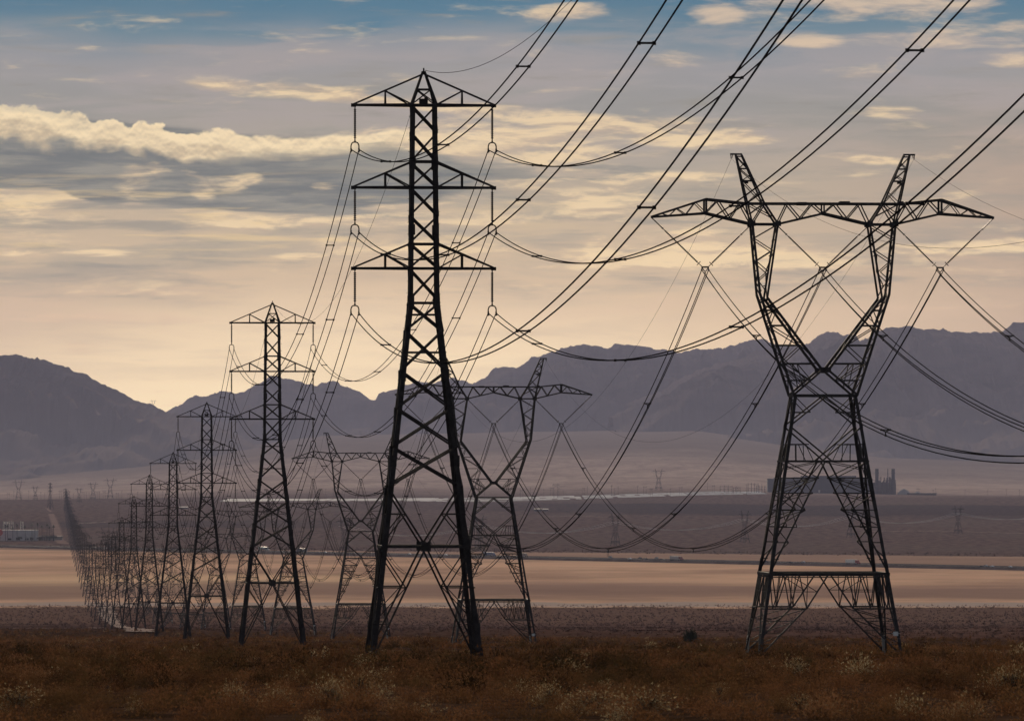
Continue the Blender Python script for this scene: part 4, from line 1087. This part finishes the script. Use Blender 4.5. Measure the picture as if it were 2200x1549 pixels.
# ------------------------------------------------------------------ sky
SUN_AZ = R(-4.0); SUN_EL = R(13.0)
w = bpy.data.worlds.new('World'); sc.world = w; w.use_nodes = True; nt = w.node_tree; X.nt = nt
bg = nt.nodes['Background']
sky = nt.nodes.new('ShaderNodeTexSky'); sky.sky_type = 'NISHITA'; sky.sun_disc = False
sky.sun_elevation = SUN_EL; sky.sun_rotation = SUN_AZ; sky.dust_density = 2.0
SKYS = .085; bg.inputs['Strength'].default_value = SKYS
tc = nt.nodes.new('ShaderNodeTexCoord'); sp = nt.nodes.new('ShaderNodeSeparateXYZ'); nt.links.new(tc.outputs['Generated'], sp.inputs[0])
dx, dy, dz = X(sp.outputs[0]), X(sp.outputs[1]), X(sp.outputs[2])
az = X.m('ARCTAN2', dx, dy)*F + 1100.0           # azimuth and elevation, 14000 units to the radian
el = 1030.0 - X.m('ARCSINE', dz)*F
def N_(sx, sy, seed, **kw): return noise(vec(az/sx, el/sy, seed), 1.0, **kw)
t = (el + 2000)/3200                                # 0 at high sky, 1 just under the horizon
def st(y): return (y+2000)/3200
warp = (N_(900, 260, 3.1, detail=3)-.5)
te = (el + warp*180 + 2000)/3200
base = ramp(te, [(st(-1900), lin(62,84,104)), (st(-500), lin(70,98,120)), (st(0), lin(86,118,138)), (st(60), lin(105,130,144)), (st(130), lin(150,148,150)), (st(250), lin(160,153,147)),
                 (st(400), lin(182,166,146)), (st(560), lin(202,178,150)), (st(700), lin(213,186,156)), (st(800), lin(226,198,164)), (st(900), lin(236,209,172)), (st(1050), lin(234,205,170))], 'LINEAR')
# grey mauve veil to the right and low left
col = mixc(sstep(az, 1500, 2400)*band(el, 150, 350, 1000, 1300)*.6, base, lin(172,148,134))
col = mixc(sstep(az, 500, -200)*band(el, 520, 640, 800, 900)*.45, col, lin(180,158,145))
glow = sstep(((az-760)*(1/900.0))*((az-760)*(1/900.0)) + ((el-890)*(1/240.0))*((el-890)*(1/240.0)), 1.6, 0.0)
col = mixc(glow*.7, col, lin(246,221,182))
# blue gap along the top
wA_ = N_(520, 110, 9.0, detail=5)
bgap = sstep(el + (wA_-.5)*260 + X.m('ABSOLUTE', az-1050)*.04, 120, -10)
col = mixc(bgap*.45, col, lin(78,122,146))
def blob(cx, cy, rx, ry, sl=0.0, amp=.3):
    ex = (az-cx)*(1/rx); ey = (el - cy - (az-cx)*sl if sl else el - cy)*(1/ry)
    return sstep(ex*ex + ey*ey, 2.0, 0.0)*amp
def field(L):
    f = None
    for q in L:
        b_ = blob(*q); f = b_ if f is None else X.m('MAXIMUM', f, b_) + X.m('MINIMUM', f, b_)*.4
    return f
# broad grey sheets and veils
nG = N_(430, 62, 1.7, detail=7, rough=.56, dist=.35)
nG2 = N_(240, 26, 14.2, detail=7, rough=.6, dist=.3)
veil = band(el, 120, 240, 560, 700)
col = mixc((sstep(nG, .46, .64)*veil*.36).clamp(), col, lin(132,136,133))
col = mixc((sstep(nG, .56, .40)*band(el, 20, 90, 250, 360)*.5).clamp(), col, lin(166,156,154))
dk = field([(60,334,520,66,.02,.6),(560,374,400,70,.02,.6),(225,384,90,52,0,.5),(760,400,160,40,0,.16),(1150,372,260,24,0,.14),(480,430,250,24,.02,.2),(1180,300,120,14,0,.1)])
dark = sstep(nG2*.45 + nG*.55 + dk, .60, .74)
col = mixc((dark*.9).clamp(), col, mixc(sstep(nG2, .38, .66), lin(104,110,113), lin(140,138,131)))
dk2 = field([(180,440,260,10,.02,.2),(420,485,300,12,0,.2),(760,500,240,12,0,.18),(1000,390,180,14,0,.18),(1350,470,200,14,0,.14),(200,590,300,22,0,.16),(350,570,260,14,0,.14),(60,480,140,12,.05,.18),(1800,600,420,24,0,.12),(1700,420,300,26,0,.1),(1640,560,120,14,0,.2),(850,460,200,12,0,.12)])
col = mixc((sstep(nG2 + dk2, .52, .80)*sstep(el, 700, 580)*.75).clamp(), col, lin(146,141,133))
# cream clouds: fractal shapes gathered where the sky has them, lit from above
def creamn(off): return noise(vec(az/200, (el+off)/40, 7.3), 1.0, detail=9, rough=.6, dist=.3)
nC = creamn(0.0); nCs = creamn(-9.0)
pc = field([(600,196,190,17,.05,.27),(760,216,150,14,.10,.25),(1060,238,230,20,.09,.26),(1400,284,270,26,.07,.25),(1130,318,190,34,0,.27),(1560,303,120,13,.0,.28),(1490,378,110,13,-.05,.24),(1250,395,200,34,0,.18),
    (930,300,200,40,0,.20),(920,345,150,40,0,.18),(1130,440,240,54,0,.19),(400,450,460,34,0,.17),(100,378,190,12,0,.30),(120,420,200,26,0,.20),(290,392,50,34,0,.34),(620,480,330,14,0,.21),(250,510,300,20,0,.10),(900,520,240,30,0,.15),
    (425,400,40,30,.5,.36),(482,394,46,22,.2,.34),(355,378,40,22,.4,.32),(533,383,36,18,0,.31),(700,400,34,14,0,.2),
    (1620,548,360,26,.02,.28),(2100,532,250,16,-.03,.30),(1490,520,60,26,0,.28),(1285,532,34,28,0,.26),(1250,565,200,16,0,.2),(1250,430,60,14,0,.2),
    (20,543,80,11,.1,.28),(645,551,60,9,0,.22),(1905,243,80,15,-.0,.25),(1885,230,26,20,0,.16),(1735,88,74,18,0,.24),(1225,28,90,20,-.1,.22),(1548,28,60,24,0,.24),(1740,16,150,36,0,.24),(1980,14,160,38,.06,.24),(2060,84,210,26,0,.22),(2190,122,80,36,0,.22),(1870,345,80,9,.05,.24),(1800,335,60,7,0,.22),(2200,60,60,14,0,.2),
    (150,684,260,13,.03,.22),(290,630,150,7,0,.24),(200,545,80,8,0,.2)])
dc = sstep(nC + pc - dark*.17, .54, .84)
rel = sstep((nC - nCs)*.8 + dc*.05, -.05, .09)
ccol = mixc(rel, lin(200,176,150), lin(238,210,168))
pinkish = sstep(el, 260, 40)*sstep(az, 1000, 1400)
ccol = mixc((pinkish*.7).clamp(), ccol, lin(206,182,162))
low = sstep(el, 600, 680)
ccol = mixc(low*.8, ccol, lin(208,178,154))
col = mixc((dc*.80).clamp(), col, ccol)
col = mixc((sstep(N_(330, 24, 27.0, detail=8, rough=.6, dist=.4), .50, .70)*band(el, 350, 420, 520, 590)*sstep(az, 1500, 600)*.55).clamp(), col, lin(226,197,148))
nL = N_(600, 70, 51.0, detail=6, rough=.55, dist=.3)
col = mixc((sstep(nL, .44, .66)*band(el, 540, 640, 760, 860)*sstep(az, 2200, 900)*.35).clamp(), col, lin(176,156,142))
col = mixc((sstep(nL, .50, .36)*band(el, 560, 640, 780, 900)*.25).clamp(), col, lin(214,184,158))
# long cumulus bank at left: billowing top
def puffn(off): return noise(vec(az/74, (el+off)/58, 2.0), 1.0, detail=7, rough=.5)
puff = puffn(0.0); puffs = puffn(-6.0)
puffw = sstep(az, 640, 300)
edge = 226.0 + (az*.125) - sstep(az, 430, 900)*((az-430)*.125)
big_ = noise(vec(az/150, el/110, 33.0), 1.0, detail=3)
fin_ = noise(vec(az/26, el/22, 61.0), 1.0, detail=4, rough=.5)
yy = el - edge + (fin_-.5)*(22*puffw + 4) + (puff-.5)*(70*puffw + 22) + (big_-.5)*(60*puffw)
under = nG2
top = sstep(yy, -3.0, 6.0)*sstep(yy + sstep(az, 400, 620)*28 + (under-.5)*50 + (nC-.5)*30, 82, 48)*sstep(az + (under-.5)*700, 1150, 760)
relp = sstep((puff - puffs)*.7 + (yy-30)*-.0011, -.11, .06)
bright = mixc(relp, lin(186,167,142), lin(242,218,178))
bright = mixc((sstep(yy, 34, 4)*puffw*sstep(az, 330, 0)*.55).clamp(), bright, mixc(relp, lin(140,142,138), lin(188,178,156)))
col = mixc((top*.97).clamp(), col, bright)
# fade cloud picture into plain clear sky overhead, with broken cloud everywhere
hi = sstep(el, -1400, -3600)
oc = noise(vec(dx*3, dy*3, dz*6), 1.0, detail=6)
GAIN = 1.0
# the air in front takes light away and adds its own: brighten and redden the low sky behind it accordingly
AIR = (.24, .23, .275)
path = X.m('MINIMUM', X.m('DIVIDE', 1000.0, X.m('MAXIMUM', dz, .004)), 40500.0)
inv = X.m('EXPONENT', path*SIG); 
sep = nt.nodes.new('ShaderNodeSeparateColor'); nt.links.new(col, sep.inputs[0]); cmb = nt.nodes.new('ShaderNodeCombineColor')
for i_ in range(3): X.put(cmb, i_, X.m('MAXIMUM', X(sep.outputs[i_])*inv - (inv-1.0)*AIR[i_], 0.02)/SKYS)
scl = cmb
skyc = mixc(sstep(oc, .45, .65)*.6, sky.outputs[0], (3.6, 3.4, 3.3, 1))
# unseen broken cloud overhead, brightened to light the foreground
fin = mixc(hi, scl.outputs[0], skyc)
nt.links.new(fin, bg.inputs['Color'])
# the detailed clouds fill the low sky ahead; the rest of the dome has plain unseen broken cloud, brightened to light the foreground
bg2 = nt.nodes.new('ShaderNodeBackground'); bg2.inputs['Strength'].default_value = SKYS
lowramp = ramp((el + 2000)/3200, [(st(-1900), lin(62,84,104)), (st(-500), lin(100,112,120)), (st(130), lin(150,146,144)), (st(500), lin(190,172,146)), (st(900), lin(232,205,165))], 'LINEAR')
lowv = nt.nodes.new('ShaderNodeVectorMath'); lowv.operation = 'SCALE'; nt.links.new(lowramp, lowv.inputs[0]); lowv.inputs['Scale'].default_value = 1.15/SKYS
nt.links.new(mixc(hi, lowv.outputs[0], skyc), bg2.inputs['Color'])
reg = sstep(X.m('ABSOLUTE', az-1100), 5200, 3000)*sstep(el, -2600, -1700)*sstep(el, 1500, 1300)
msh = nt.nodes.new('ShaderNodeMixShader'); X.put(msh, 0, reg); nt.links.new(bg2.outputs[0], msh.inputs[1]); nt.links.new(bg.outputs[0], msh.inputs[2])
nt.links.new(msh.outputs[0], nt.nodes['World Output'].inputs['Surface'])
w.cycles.sampling_method = 'MANUAL'; w.cycles.sample_map_resolution = 512

sl = bpy.data.lights.new('sun', 'SUN'); sl.energy = 3.3; sl.angle = R(.53); sl.color = (1, .81, .60)
so_ = bpy.data.objects.new('sun', sl); COL.objects.link(so_)
sd = Vector((math.sin(SUN_AZ)*math.cos(SUN_EL), math.cos(SUN_AZ)*math.cos(SUN_EL), math.sin(SUN_EL)))
so_.rotation_euler = sd.to_track_quat('Z', 'Y').to_euler(); so_.location = (0, 0, 60)

# ------------------------------------------------------------------ camera and output
cam = bpy.data.cameras.new('camera'); co = bpy.data.objects.new('camera', cam); COL.objects.link(co); sc.camera = co
cam.sensor_width = 36; cam.lens = 36*F/2200; cam.clip_start = .5; cam.clip_end = 200000
pitch = math.atan((YH-774.5)/F); co.location = (0, 0, 0); co.rotation_euler = (R(90)+pitch, 0, 0)
cam.dof.use_dof = True; cam.dof.focus_distance = 520; cam.dof.aperture_fstop = 8
sc.view_settings.view_transform = 'Standard'; sc.view_settings.look = 'None'; sc.view_settings.exposure = 0; sc.view_settings.gamma = 1
sc.cycles.max_bounces = 2; sc.cycles.diffuse_bounces = 1; sc.cycles.glossy_bounces = 1; sc.cycles.volume_bounces = 0; sc.cycles.transmission_bounces = 2
sc.cycles.use_denoising = True; sc.cycles.denoiser = 'OPENIMAGEDENOISE'; sc.cycles.denoising_input_passes = 'RGB_ALBEDO_NORMAL'
sc.cycles.use_adaptive_sampling = True; sc.cycles.adaptive_threshold = .02
sc.cycles.sample_clamp_indirect = 3
